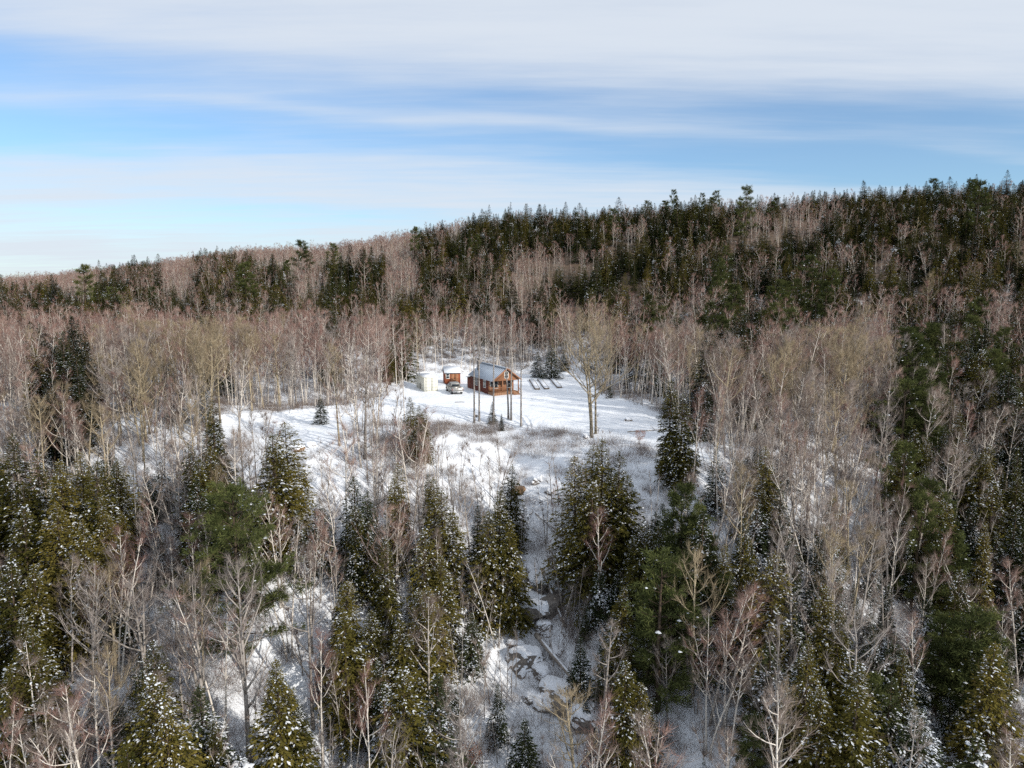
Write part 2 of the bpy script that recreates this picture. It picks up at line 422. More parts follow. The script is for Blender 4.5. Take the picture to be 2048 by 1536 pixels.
def conifer(seed, H, Rr, nbr=230, nsp=14, l=.42, w=.18, prof=.9, full=0., base=.05, droop=.35, snow=150, ssize=.11, lean=0., ragged=.2, heavy=0., sides=6, wood=True):
    rng = np.random.default_rng(seed); tr, cr, sn = MB(), MB(), MB()
    t = np.linspace(0, 1, 9); P = np.stack([lean * t ** 1.5 + np.cumsum(rng.normal(0, .02, 9)), np.cumsum(rng.normal(0, .02, 9)), t * H * .99 - .3 * (t == 0)], -1)
    tube(tr, P, (.013 * H + .02) * (1 - t) ** .9 + .012, sides)
    tb = np.sort(rng.uniform(0, 1, nbr) ** 1.05) * (1 - base) * .985 + base
    az = np.arange(nbr) * 2.399 + rng.normal(0, .4, nbr); ph = rng.uniform(0, 6.28, 3)
    pr = (1 - tb) ** prof * (1 - full) + full * (1 - tb ** 2.2) ** .8
    lob = 1 + ragged * (np.sin(2 * az + ph[0] + 5 * tb) * .6 + np.sin(3 * az + ph[1] - 9 * tb) * .6)
    L = Rr * pr * lob * rng.uniform(.72, 1.12, nbr) + .10
    hd = np.stack([np.cos(az), np.sin(az), np.zeros(nbr)], -1)
    rise = (-.28 + .75 * tb ** 1.4) + rng.normal(0, .08, nbr)
    root = np.stack([np.interp(tb, t, P[:, 0]), np.interp(tb, t, P[:, 1]), tb * H], -1)
    if wood:
        sel = np.nonzero(tb < .9)[0][::3]
        for k in sel:
            s = np.array([0, .5, .92]); Q = root[k] + hd[k] * (L[k] * s)[:, None]; Q[:, 2] += rise[k] * L[k] * s - droop * .4 * L[k] * s * s - .03
            tube(tr, Q, np.array([.022, .014, .006]) * (.5 + H / 14), 3)
    k = np.repeat(np.arange(nbr), np.maximum(3, (nsp * (.35 + .65 * L / L.max())).astype(int))); n = len(k)
    s = rng.uniform(.12, 1, n) ** .75
    p = root[k] + hd[k] * (L[k] * s)[:, None]; p[:, 2] += rise[k] * L[k] * s - droop * .4 * L[k] * s * s
    sg = np.where(rng.random(n) < .5, 1, -1) * rng.uniform(.15, 1.1, n); ca, sa = np.cos(sg), np.sin(sg)
    dh = np.stack([hd[k, 0] * ca - hd[k, 1] * sa, hd[k, 0] * sa + hd[k, 1] * ca, rise[k] * .5 - droop * rng.uniform(.1, 1.1, n)], -1)
    side = np.stack([-dh[:, 1], dh[:, 0], rng.normal(0, .5, n)], -1)
    sc = rng.uniform(.65, 1.25, n) * np.clip(.28 + 1.1 * (L[k] / Rr), .3, 1.1)
    p = p + rng.normal(0, .05, (n, 3))
    diamonds(cr, p, dh, side, l * sc, w * sc, .03 * sc)
    # leader
    q = np.tile(P[-1], (14, 1)) - np.array([0, 0, 1]) * rng.uniform(0, .5, 14)[:, None]
    diamonds(cr, q, np.stack([rng.normal(0, .35, 14), rng.normal(0, .35, 14), np.full(14, .9)], -1), rng.normal(size=(14, 3)), np.full(14, min(l, .4) * .7), np.full(14, min(w, .2) * .5), np.zeros(14))
    if snow:
        clus = np.sin(2.1 * p[:, 0] + ph[2]) + np.sin(1.9 * p[:, 2] + ph[0]) + np.sin(2.3 * p[:, 1] + ph[1]) + rng.normal(0, 1.3, n) + .6 * (1 - p[:, 2] / H)
        clus += 1.2 * s
        o = np.argsort(-clus)[:snow]; d = unit(dh[o])
        lumps(sn, p[o] + d * (l * sc[o] * .5)[:, None] + np.array([0, 0, .03]), ssize * rng.uniform(.45, 1.45, len(o)), rng)
    if heavy:
        cl = np.sin(1.7 * p[:, 0] + ph[1]) * np.sin(1.5 * p[:, 2] + ph[2]) + np.sin(1.8 * p[:, 1] + ph[0]) * .6
        o = np.nonzero((rng.random(n) < heavy * (1 + 1.1 * cl)) & (s > .35))[0]
        diamonds(sn, p[o] + np.array([0, 0, .035]), dh[o], np.stack([-dh[o, 1], dh[o, 0], np.zeros(len(o))], -1), l * sc[o] * .9, w * sc[o] * 1.0, .02 * sc[o])
    return tr, cr, sn if snow or heavy else None


def twin(seed, off, **kw):
    """one conifer whose stem forks low into two tops"""
    out = []
    A, B = conifer(seed, 11, **kw), conifer(seed + 50, 8.8, **kw)
    for p, q in zip(A, B):
        for v in q.v: v[:, 0] += off * np.clip(v[:, 2] / 3, 0, 1); v[:, 1] += .3 * np.clip(v[:, 2] / 3, 0, 1)
        m = MB(); m.merge(p, 0); m.merge(q, 0); out.append(m)
    return tuple(out)


def pine(seed, H, Rr, nwh=11, tufts=7, needles=16, nl=.42, nw=.05, base=.28, snow=0, sides=6, lean=0., shape=.75):
    rng = np.random.default_rng(seed); tr, cr, sn = MB(), MB(), MB()
    t = np.linspace(0, 1, 9); P = np.stack([lean * t ** 1.5 + np.cumsum(rng.normal(0, .04, 9)), np.cumsum(rng.normal(0, .04, 9)), t * H * .98 - .3 * (t == 0)], -1)
    tube(tr, P, (.014 * H + .02) * (1 - t) ** .9 + .015, sides)
    cp, cd = [], []
    for wv in range(nwh):
        tw = base + (1 - base) * (wv + .3 * rng.random()) / nwh
        for b in range(int(rng.integers(4, 7))):
            az = rng.uniform(0, 6.28); Lb = Rr * ((1 - tw) / (1 - base)) ** shape * rng.uniform(.55, 1.2) + .35
            if tw < base + .12: Lb *= .75
            up = .02 + .75 * (tw - base) + rng.normal(0, .08); s = np.array([0, .35, .7, 1.])
            hd = np.array([math.cos(az), math.sin(az), 0]); r0 = np.array([np.interp(tw, t, P[:, 0]), np.interp(tw, t, P[:, 1]), tw * H])
            Q = r0 + hd * (Lb * s)[:, None]; Q[:, 2] += Lb * (up * s + .18 * s * s)
            tube(tr, Q, np.array([.05, .035, .02, .008]) * (H / 14), 3)
            for k in range(max(3, int(tufts * (Lb / Rr) ** .6))):
                u = rng.uniform(.3, 1) ** .7; c = r0 + hd * Lb * u + np.array([0, 0, Lb * (up * u + .18 * u * u)]) + np.append(rng.normal(0, .22 * Lb ** .5 * u, 2), rng.normal(.05, .10))
                cp.append(c); cd.append(hd * .8 + np.array([0, 0, .45]))
    for k in range(6): cp.append(P[-1] - np.array([0, 0, .18 * k])); cd.append(np.array([0, 0, 1.]))
    cp, cd = np.array(cp), np.array(cd); n = len(cp)
    k = np.repeat(np.arange(n), needles); m = len(k)
    d = unit(cd[k] + rng.normal(0, .75, (m, 3)))
    diamonds(cr, cp[k] + rng.normal(0, .10, (m, 3)), d, rng.normal(size=(m, 3)), nl * rng.uniform(.6, 1.25, m), nw * rng.uniform(.8, 1.2, m), np.full(m, .0))
    if snow:
        o = rng.integers(0, n, snow); lumps(sn, cp[o] + rng.normal(0, .15, (snow, 3)) + np.array([0, 0, .12]), .12 * rng.uniform(.5, 1.4, snow), rng)
    return tr, cr, sn if snow else None


def whips(seed, H, n=5, ntwig=60, spread=.5, tw=.013):
    rng = np.random.default_rng(seed); tr, cr = MB(), MB(); ep, ed = [], []
    for k in range(n):
        a = rng.uniform(0, 6.28); h = H * rng.uniform(.6, 1); o = np.array([math.cos(a), math.sin(a), 0]) * rng.uniform(0, spread)
        t = np.linspace(0, 1, 5); Q = o + np.array([math.cos(a), math.sin(a), 0]) * (h * .14 * t ** 1.3)[:, None] * rng.uniform(.2, 1.6); Q[:, 2] += t * h - .15 * (t == 0); Q[1:, :2] += np.cumsum(rng.normal(0, .03, (4, 2)), 0)
        tube(tr, Q, (.006 * H ** .8 + .006) * (1 - t) + .006, 3)
        for u in rng.uniform(.4, 1, 6):
            i = min(int(u * 4), 3); ep.append(Q[i] + (Q[i + 1] - Q[i]) * (u * 4 - i)); ed.append(np.array([rng.normal(0, .5), rng.normal(0, .5), .9]))
    ep, ed = np.array(ep), np.array(ed); k = rng.integers(0, len(ep), ntwig)
    slivers(cr, ep[k], ed[k] + rng.normal(0, .4, (ntwig, 3)), rng.uniform(.25, .75, ntwig) * (H / 4) ** .5, tw * rng.uniform(.7, 1.3, ntwig), rng)
    return tr, cr, None


def brush(seed, n=70, h=.9, rad=.8, w=.013, flat=.5):
    rng = np.random.default_rng(seed); cr = MB()
    a = rng.uniform(0, 6.28, n); r = rad * rng.uniform(0, 1, n) ** .6
    p = np.stack([np.cos(a) * r, np.sin(a) * r, np.full(n, -.05)], -1)
    d = np.stack([rng.normal(0, flat, n), rng.normal(0, flat, n), np.full(n, 1.)], -1)
    slivers(cr, p, d, h * rng.uniform(.35, 1.3, n), w * rng.uniform(.7, 1.5, n), rng)
    m = n // 2; q = p[:m] + unit(d[:m]) * (h * rng.uniform(.2, .6, m))[:, None]
    slivers(cr, q, d[:m] + rng.normal(0, .8, (m, 3)), h * .45 * rng.uniform(.4, 1.2, m), w * .8 * np.ones(m), rng)
    return None, cr, None


def leafy(seed, H=2.4, rad=1.0, n=420, ll=.13):
    rng = np.random.default_rng(seed); tr, cr, _ = whips(seed, H, 7, 60, .3)
    c = MB(); p = unit(rng.normal(size=(n, 3))) * (rng.uniform(.3, 1, n) ** .5)[:, None] * np.array([rad, rad, H * .42]) + np.array([0, 0, H * .58])
    p[:, :2] *= (.45 + .6 * p[:, 2:3] / H)
    diamonds(c, p, rng.normal(size=(n, 3)), rng.normal(size=(n, 3)), ll * rng.uniform(.6, 1.3, n), ll * .6 * np.ones(n), .01 * np.ones(n))
    return tr, c, None


# ------------------------------------------------------------------ plant library: variants share mesh data
class Variant:
    def __init__(self, name, parts, mats, look, H, part_names=('trunk', 'crown', 'snow')):
        self.look, self.H = look, H; self.parts = []
        J = MB(); jm = []
        for pb, mk, pn in zip(parts, mats, part_names):
            if pb is None or pb.n == 0: continue
            self.parts.append((pn, pb.mesh(name + '_' + pn, [M[mk]])))
            J.merge(pb, len(jm)); jm.append(M[mk])
        self.joined_builder = (J, jm, name); self._j = None

    def joined(self):
        if self._j is None:
            J, jm, name = self.joined_builder
            self._j = bpy.data.objects.new(name + '_source', J.mesh(name + '_mass', jm))
        return self._j


LIB = {}


def lib(kind, lod, v): LIB.setdefault((kind, lod), []).append(v)


for i, (look, kw) in enumerate([
        ('slender straight', dict(lean=.2, spread=.46)), ('forked leaning', dict(lean=1.6, spread=.5, stems=2, nprim=9)), ('crooked', dict(lean=.7, wob=.7, spread=.52)),
        ('tall thin', dict(lean=.4, spread=.38, start=.5)), ('twin-stemmed', dict(stems=2, nprim=9, spread=.48)), ('bushy-topped', dict(spread=.64, start=.42, nprim=15))]):
    lib('birch', 0, Variant('birch', bare_tree(100 + i, 11.5, .085, ntwig=900, tw=.012, tl=.85, sub=6, **kw), ('birch_bark', 'brown_twig' if i % 4 else 'red_twig'), look, 11.5))
    kw = dict(kw); kw['nprim'] = 9; kw['spread'] *= 1.45; kw['start'] = .38; kw['ascend'] = .5
    lib('birch', 1, Variant('far_birch', bare_tree(130 + i, 11.5, .065, ntwig=360, tw=.026, tl=1.0, sides=4, sub=2, **kw), ('birch_bark', 'red_twig'), look, 11.5))
for i, (look, kw) in enumerate([
        ('wide-spreading', dict(spread=.75, start=.32, nprim=16, ascend=.55)), ('upright', dict(spread=.5, start=.42, nprim=15)), ('many-branched', dict(spread=.62, start=.25, nprim=20)), ('open-crowned', dict(spread=.66, start=.45, nprim=12, lean=.8))]):
    lib('aspen', 0, Variant('aspen', bare_tree(200 + i, 12.5, .12, ntwig=1200, tw=.014, tl=.75, sub=6, **kw), ('pale_bark', 'tan_twig'), look, 12.5))
    kw = dict(kw); kw['nprim'] = 10
    lib('aspen', 1, Variant('far_aspen', bare_tree(230 + i, 12.5, .12, ntwig=200, tw=.028, tl=.8, sub=2, sides=4, **kw), ('pale_bark', 'tan_twig'), look, 12.5))
for i, (look, kw) in enumerate([
        ('wide-crowned', dict(spread=.7, start=.4, nprim=15, ascend=.5)), ('tall open', dict(spread=.5, start=.5, nprim=13)), ('gnarled', dict(spread=.7, start=.3, nprim=14, wob=.6, lean=.9)), ('broken-topped', dict(spread=.45, start=.25, nprim=18, ascend=.3))]):
    lib('maple', 0, Variant('maple', bare_tree(260 + i, 12.5, .14, ntwig=900, tw=.012, tl=.75, sub=6, **kw), ('grey_bark', 'grey_twig'), look, 12.5))
    kw = dict(kw); kw['nprim'] = 9
    lib('maple', 1, Variant('far_maple', bare_tree(280 + i, 12.5, .12, ntwig=190, tw=.028, tl=.75, sub=2, sides=4, **kw), ('grey_bark', 'grey_twig'), look, 12.5))
for i, (look, kw) in enumerate([
        ('dense conical', dict(full=.35, Rr=2.2, ragged=.3)), ('narrow spire-shaped', dict(full=.2, Rr=1.75, ragged=.3)), ('broad rounded', dict(full=.7, Rr=2.5, ragged=.35)), ('ragged twin-topped', dict(full=.4, Rr=1.9, ragged=.45)), ('columnar', dict(full=.6, Rr=1.8, ragged=.32))]):
    lib('hemlock', 0, Variant('hemlock', conifer(300 + i, 11, nbr=430, nsp=26, l=.31, w=.125, droop=.5, snow=80, ssize=.075, heavy=.085, **kw) if i != 3 else twin(303, .85, nbr=330, nsp=24, l=.31, w=.125, droop=.5, snow=50, ssize=.075, heavy=.085, **kw), ('dark_bark', 'hemlock', 'clump_snow'), look, 11))
    lib('hemlock', 1, Variant('far_hemlock', conifer(320 + i, 11, nbr=300, nsp=21, l=.44, w=.20, droop=.5, snow=45, ssize=.12, wood=False, sides=4, prof=1.05, **{**kw, 'Rr': kw['Rr'] * 1.45, 'full': kw['full'] * .45}), ('dark_bark', 'hemlock', 'clump_snow'), look, 11))
for i, (look, kw) in enumerate([
        ('pointed', dict(Rr=1.7)), ('slim dark', dict(Rr=1.5)), ('broad-skirted', dict(Rr=2.2)), ('uneven', dict(Rr=1.8, ragged=.42)), ('full', dict(Rr=2.0, full=.3))]):
    lib('spruce', 0, Variant('spruce', conifer(340 + i, 11, nbr=380, nsp=24, l=.31, w=.125, droop=.3, snow=60, ssize=.07, heavy=.085, **kw), ('dark_bark', 'spruce', 'clump_snow'), look, 11))
    lib('spruce', 1, Variant('far_spruce', conifer(360 + i, 11, nbr=300, nsp=21, l=.44, w=.20, droop=.3, snow=40, ssize=.12, wood=False, sides=4, prof=1.05, **{**kw, 'Rr': kw['Rr'] * 1.8}), ('dark_bark', 'spruce', 'clump_snow'), look, 11))
for i, (look, kw) in enumerate([
        ('broad feathery', dict(Rr=3.2)), ('layered', dict(Rr=2.6, nwh=9)), ('upright soft-needled', dict(Rr=2.1, nwh=13)), ('lopsided', dict(Rr=2.9, lean=.9))]):
    lib('pine', 0, Variant('pine', pine(380 + i, 11, needles=22, tufts=15, base=.10, snow=30, nl=.36, nw=.045, **kw), ('dark_bark', 'pine', 'clump_snow'), look, 11))
    lib('pine', 1, Variant('far_pine', pine(390 + i, 11, needles=10, tufts=9, nl=.55, nw=.13, base=.14, sides=4, **kw), ('dark_bark', 'pine'), look, 11))
for i, (look, kw) in enumerate([
        ('heavily snowed', dict(Rr=1.9, heavy=.32)), ('snow-speckled', dict(Rr=1.6, heavy=.15)), ('snow-bowed', dict(Rr=2.1, heavy=.42, droop=.65)), ('frosted', dict(Rr=1.7, heavy=.2)), ('patchily snowed', dict(Rr=2.0, heavy=.1))]):
    lib('fir', 0, Variant('fir', conifer(400 + i, 7.5, nbr=280, nsp=22, l=.32, w=.13, droop=kw.pop('droop', .35), snow=170, ssize=.08, ragged=.3, **kw), ('dark_bark', 'fir', 'clump_snow'), look, 7.5))
    lib('fir', 1, Variant('far_fir', conifer(420 + i, 7.5, nbr=150, nsp=14, l=.5, w=.24, droop=.4, snow=130, ssize=.17, ragged=.3, wood=False, sides=4, **kw), ('dark_bark', 'fir', 'clump_snow'), look, 7.5))
for i, look in enumerate(('thin', 'spindly', 'clumped', 'bent', 'wispy')):
    lib('sapling', 0, Variant('sapling', whips(440 + i, 5.0, (1, 1, 2, 3, 4)[i], 80 + 25 * i, .8), ('birch_bark' if i in (0, 2) else 'grey_bark', 'brown_twig' if i % 2 else 'grey_twig'), look, 5.0, ('stem', 'twigs')))
for i in range(5):
    lib('brush', 0, Variant('brush', brush(460 + i, 50 + 10 * i, .8 + .15 * i, .9, .010, .35 + .12 * i), ('grey_bark', 'grey_twig' if i % 2 else 'brown_twig'), 'low', 1.0, ('stem', 'twigs')))

# ------------------------------------------------------------------ object helpers
LOOK = {
    'birch': ('birch_tree', 'birch', 'bare pale-trunked birch', 'bare birches in the winter wood'),
    'aspen': ('aspen_tree', 'aspen', 'bare tan aspen', 'bare tan aspens in the winter wood'),
    'maple': ('maple_tree', 'maple', 'bare grey-barked maple', 'bare grey maples in the winter wood'),
    'hemlock': ('hemlock_tree', 'hemlock', 'olive green hemlock', 'olive green hemlocks in the wood'),
    'spruce': ('spruce_tree', 'spruce', 'dark green spruce', 'dark spruces in the wood'),
    'pine': ('pine_tree', 'pine', 'light green pine', 'soft green pines in the wood'),
    'fir': ('fir_tree', 'fir', 'young fir', 'young snow-dusted firs in the wood'),
    'sapling': ('sapling', 'sapling', 'leafless sapling', 'leafless saplings on the snow')}


LANDMARKS = []                                               # (phrase, X, Y), filled in once the named things stand
PLANTS = []


def mark(phrase, X, Y): LANDMARKS.append((phrase, X, Y))


def write_labels():
    """tell look-alikes apart by how far out they stand from the next thing one can find"""
    P = np.array([(m[1], m[2]) for m in LANDMARKS]); ordn = 'first second third fourth fifth sixth seventh eighth ninth tenth eleventh twelfth thirteenth fourteenth fifteenth sixteenth seventeenth eighteenth nineteenth twentieth'.split(); sets = {}
    for o, kind, var in PLANTS:
        if o.get('label'): continue
        d = np.hypot(P[:, 0] - o.location.x, P[:, 1] - o.location.y); k = int(np.argmin(d)); sets.setdefault((kind, var.look, k), []).append((d[k], o))
    for (kind, look, k), it in sets.items():
        it.sort(key=lambda q: q[0])
        for n, (_, o) in enumerate(it):
            nth = ordn[n] if n < len(ordn) else 'outer'
            o['label'] = f'{look} {LOOK[kind][2]}, {nth} from {LANDMARKS[k][0]}'


def ground_z(X, Y): return float(terrain(np.array([X]), np.array([Y]))[0])


def plant(kind, X, Y, H, var, rot=0., lean=(0., 0.), label=None, group=None, sxy=1.0, look=None):
    nm, cat, desc, grp = LOOK[kind]
    o = bpy.data.objects.new(nm, None); COL.objects.link(o); o.empty_display_size = .3
    o.location = (X, Y, ground_z(X, Y)); s = H / var.H; o.scale = (s * sxy, s * sxy, s); o.rotation_euler = (lean[0], lean[1], rot)
    if label: o['label'] = label
    PLANTS.append((o, kind, var)); o['category'] = cat; o['group'] = group or grp
    for pn, me in var.parts:
        c = bpy.data.objects.new(pn, me); COL.objects.link(c); c.parent = o
        if pn in ('snow', 'twigs'): c['kind'] = 'stuff'
    return o


def solve_top(px, py, H, dmin=42, dmax=520):
    if py < 650: dmin = 150                                  # tips this high in the photograph stand on the far hillside
    d = pix_dir(px, py); s = np.arange(dmin, dmax, .25); X, Y, Z = d[0] * s, d[1] * s, CAM_Z + d[2] * s
    g = Z - terrain(X, Y) - H; k = np.nonzero(g < 0)[0]
    if len(k) == 0: k = [int(np.argmin(np.abs(g)))]
    return float(X[k[0]]), float(Y[k[0]])


def child(name, me_or_mb, mats, parent, smooth=False, loc=None):
    me = me_or_mb.mesh(name, [M[m] for m in mats], smooth) if isinstance(me_or_mb, MB) else me_or_mb
    o = bpy.data.objects.new(name, me); COL.objects.link(o); o.parent = parent
    if loc is not None: o.location = loc
    return o


def thing(name, label, cat, loc, rz=0., group=None):
    o = bpy.data.objects.new(name, None); COL.objects.link(o); o.location = loc; o.rotation_euler = (0, 0, rz); o.empty_display_size = .5
    o['label'] = label; o['category'] = cat
    if group: o['group'] = group
    return o


# ------------------------------------------------------------------ the ground
def build_ground():
    t = np.concatenate([np.linspace(-1.25, -.36, 130, endpoint=False), np.linspace(-.36, .24, 330, endpoint=False), np.linspace(.24, 1.25, 150)])
    D = np.concatenate([np.arange(-60, 40, 4.), np.arange(40, 80, .55), np.arange(80, 160, .36), np.geomspace(160.5, 600, 130), np.geomspace(625, 9000, 40)])
    TT, DD = np.meshgrid(t, D)
    X = TT * (np.maximum(DD, -20) + 62); Y = DD
    Z = terrain(X, Y); Z = np.where(Y < 40, np.minimum(Z, terrain(X, np.full_like(X, 40.)) - (40 - Y) * .12), Z)
    nr, nc = X.shape; V = np.stack([X, Y, Z], -1).reshape(-1, 3)
    i = np.arange(nr - 1)[:, None] * nc + np.arange(nc - 1)[None]
    T = np.concatenate([np.stack([i, i + 1, i + nc + 1], -1).reshape(-1, 3), np.stack([i, i + nc + 1, i + nc], -1).reshape(-1, 3)])
    mb = MB(); mb.add(V, T); me = mb.mesh('ground', [M['ground']], True)
    c = clear_mask(X, Y)
    lit = np.interp(Y, [0, 125, 150, 175, 210], [.26, .26, .55, .9, 1.15]) + .15 * vnoise(X / 12, Y / 12, 21)
    bank = np.exp(-((Y - np.interp(X, EDGE_X, EDGE_D) + 6) / 7) ** 2) * (np.abs(X - 3) < 20)
    lit = (lit + .22 * bank) * (1 - c) + c * .0
    a = me.attributes.new('litter', 'FLOAT', 'POINT'); a.data.foreach_set('value', lit.ravel().astype(np.float32))
    o = bpy.data.objects.new('ground', me); COL.objects.link(o)
    o['kind'] = 'structure'; o['label'] = 'snow covered hillside and clearing with leaf litter showing through'; o['category'] = 'ground'


build_ground()

# ------------------------------------------------------------------ box / prism helpers for the built things
BOX_T = np.array([[0, 2, 1], [0, 3, 2], [4, 5, 6], [4, 6, 7], [0, 1, 5], [0, 5, 4], [1, 2, 6], [1, 6, 5], [2, 3, 7], [2, 7, 6], [3, 0, 4], [3, 4, 7]])


def box(mb, x0, x1, y0, y1, z0, z1, mat=0):
    mb.add([[x0, y0, z0], [x1, y0, z0], [x1, y1, z0], [x0, y1, z0], [x0, y0, z1], [x1, y0, z1], [x1, y1, z1], [x0, y1, z1]], BOX_T, mat)


def beam(mb, a, b, wx=.09, wz=.09, mat=0):
    """square bar between two points"""
    a, b = np.asarray(a, float), np.asarray(b, float); d = unit(b - a)
    s = np.cross(d, [0, 0, 1.]); s = s / np.linalg.norm(s) if np.linalg.norm(s) > 1e-6 else np.array([1., 0, 0]); u = np.cross(s, d)
    V = [p + s * wx * .5 * i + u * wz * .5 * j for p in (a, b) for i, j in ((-1, -1), (1, -1), (1, 1), (-1, 1))]
    mb.add(V, BOX_T, mat)


def prism(mb, poly, axis, c0, c1, mat=0):
    """extrude a convex polygon (2-D) along x ('x': poly is y,z) or y ('y': poly is x,z)"""
    n = len(poly); V = []
    for c in (c0, c1):
        for p in poly: V.append((c, p[0], p[1]) if axis == 'x' else (p[0], c, p[1]))
    T = [[i, (i + 1) % n, n + (i + 1) % n] for i in range(n)] + [[i, n + (i + 1) % n, n + i] for i in range(n)]
    T += [[0, i + 1, i] for i in range(1, n - 1)] + [[n, n + i, n + i + 1] for i in range(1, n - 1)]
    mb.add(V, T, mat)


def one(name, mats, parent, fn, smooth=False, bevel=0.):
    mb = MB(); fn(mb); o = child(name, mb, mats, parent, smooth)
    if bevel:
        m = o.modifiers.new('bevel', 'BEVEL'); m.width = bevel; m.segments = 2; m.limit_method = 'ANGLE'
    return o


def wood_mat(name, col, dark, scale=(1, 1, 9)):
    m, nt, N, L = new_mat(name)
    out = N('ShaderNodeOutputMaterial'); b = N('ShaderNodeBsdfPrincipled'); L(b.outputs[0], out.inputs[0]); b.inputs['Roughness'].default_value = .65; b.inputs['Specular IOR Level'].default_value = .2
    tc = N('ShaderNodeTexCoord'); mp = N('ShaderNodeMapping'); mp.inputs['Scale'].default_value = scale; L(tc.outputs['Object'], mp.inputs[0])
    n = N('ShaderNodeTexNoise'); n.inputs['Scale'].default_value = 1.3; n.inputs['Detail'].default_value = 5; L(mp.outputs[0], n.inputs['Vector'])
    rp = N('ShaderNodeValToRGB'); L(n.outputs[0], rp.inputs[0]); rp.color_ramp.elements[0].position = .3; rp.color_ramp.elements[1].position = .7
    rp.color_ramp.elements[0].color = (*dark, 1); rp.color_ramp.elements[1].color = (*col, 1); L(rp.outputs[0], b.inputs['Base Color']); return m


M['cedar'] = wood_mat('cedar_siding', (.37, .18, .095), (.26, .118, .063))
M['log_red'] = wood_mat('red_brown_logs', (.19, .060, .040), (.125, .040, .028))
M['shed_red'] = wood_mat('shed_boards', (.40, .12, .055), (.28, .075, .035), (7, 7, 1))
M['deck'] = wood_mat('deck_boards', (.34, .19, .11), (.24, .13, .08))
M['lumber'] = wood_mat('weathered_lumber', (.22, .18, .14), (.13, .105, .085))
M['white_paint'] = simple_mat('white_paint', (.80, .79, .74), .45, noise=.04)
M['container_paint'] = simple_mat('container_paint', (.78, .76, .66), .5, noise=.05, scale=2)
M['roof_metal'] = simple_mat('roof_metal', (.37, .42, .49), .45, metal=.25, noise=.06, scale=3)
M['glass'] = simple_mat('window_glass', (.03, .04, .05), .08, spec=.6)
M['dark_metal'] = simple_mat('dark_metal', (.03, .03, .033), .5)
M['steel'] = simple_mat('steel', (.45, .45, .46), .4, metal=.7)
M['truck_paint'] = simple_mat('truck_paint', (.34, .33, .31), .35, metal=.5, spec=.5, noise=.05, scale=2)
M['rubber'] = simple_mat('rubber', (.02, .02, .02), .8)
M['red_lens'] = simple_mat('red_lens', (.35, .02, .02), .25)
M['rock'] = simple_mat('rock', (.20, .175, .155), .85, noise=.45, scale=1.6, bump=.8)
M['brown_rock'] = simple_mat('brown_rock', (.22, .14, .085), .85, noise=.35, scale=2, bump=.6)
M['log'] = bark_mat('dead_log', (.36, .32, .28), (.15, .125, .105), 2)
M['soil'] = simple_mat('soil', (.20, .135, .085), .95, noise=.4, scale=3, bump=.7)


def window(parent, name, x0, x1, z0, z1, y, axis, out, sub=True, bars=1):
    """framed window lying in the plane axis = const; out = outward sign"""
    w = MB(); e = .09; t = .05

    def b(m, a0, a1, c0, c1, d0, d1):
        lo, hi = sorted((y + out * d0, y + out * d1))
        if axis == 'y': box(m, a0, a1, lo, hi, c0, c1)
        else: box(m, lo, hi, a0, a1, c0, c1)
    b(w, x0 - e, x1 + e, z1, z1 + e, .0, t); b(w, x0 - e, x1 + e, z0 - e, z0, 0, t + .03); b(w, x0 - e, x0, z0, z1, 0, t); b(w, x1, x1 + e, z0, z1, 0, t)
    zc = (z0 + z1) / 2; b(w, x0, x1, zc - .03, zc + .03, 0, t * .8)
    if bars == 2: xc = (x0 + x1) / 2; b(w, xc - .03, xc + .03, z0, z1, 0, t * .7)
    fr = child(name, w, ['white_paint'], parent)
    g = MB(); b(g, x0, x1, z0, z1, .004, .02); child('pane', g, ['glass'], fr)
    return fr


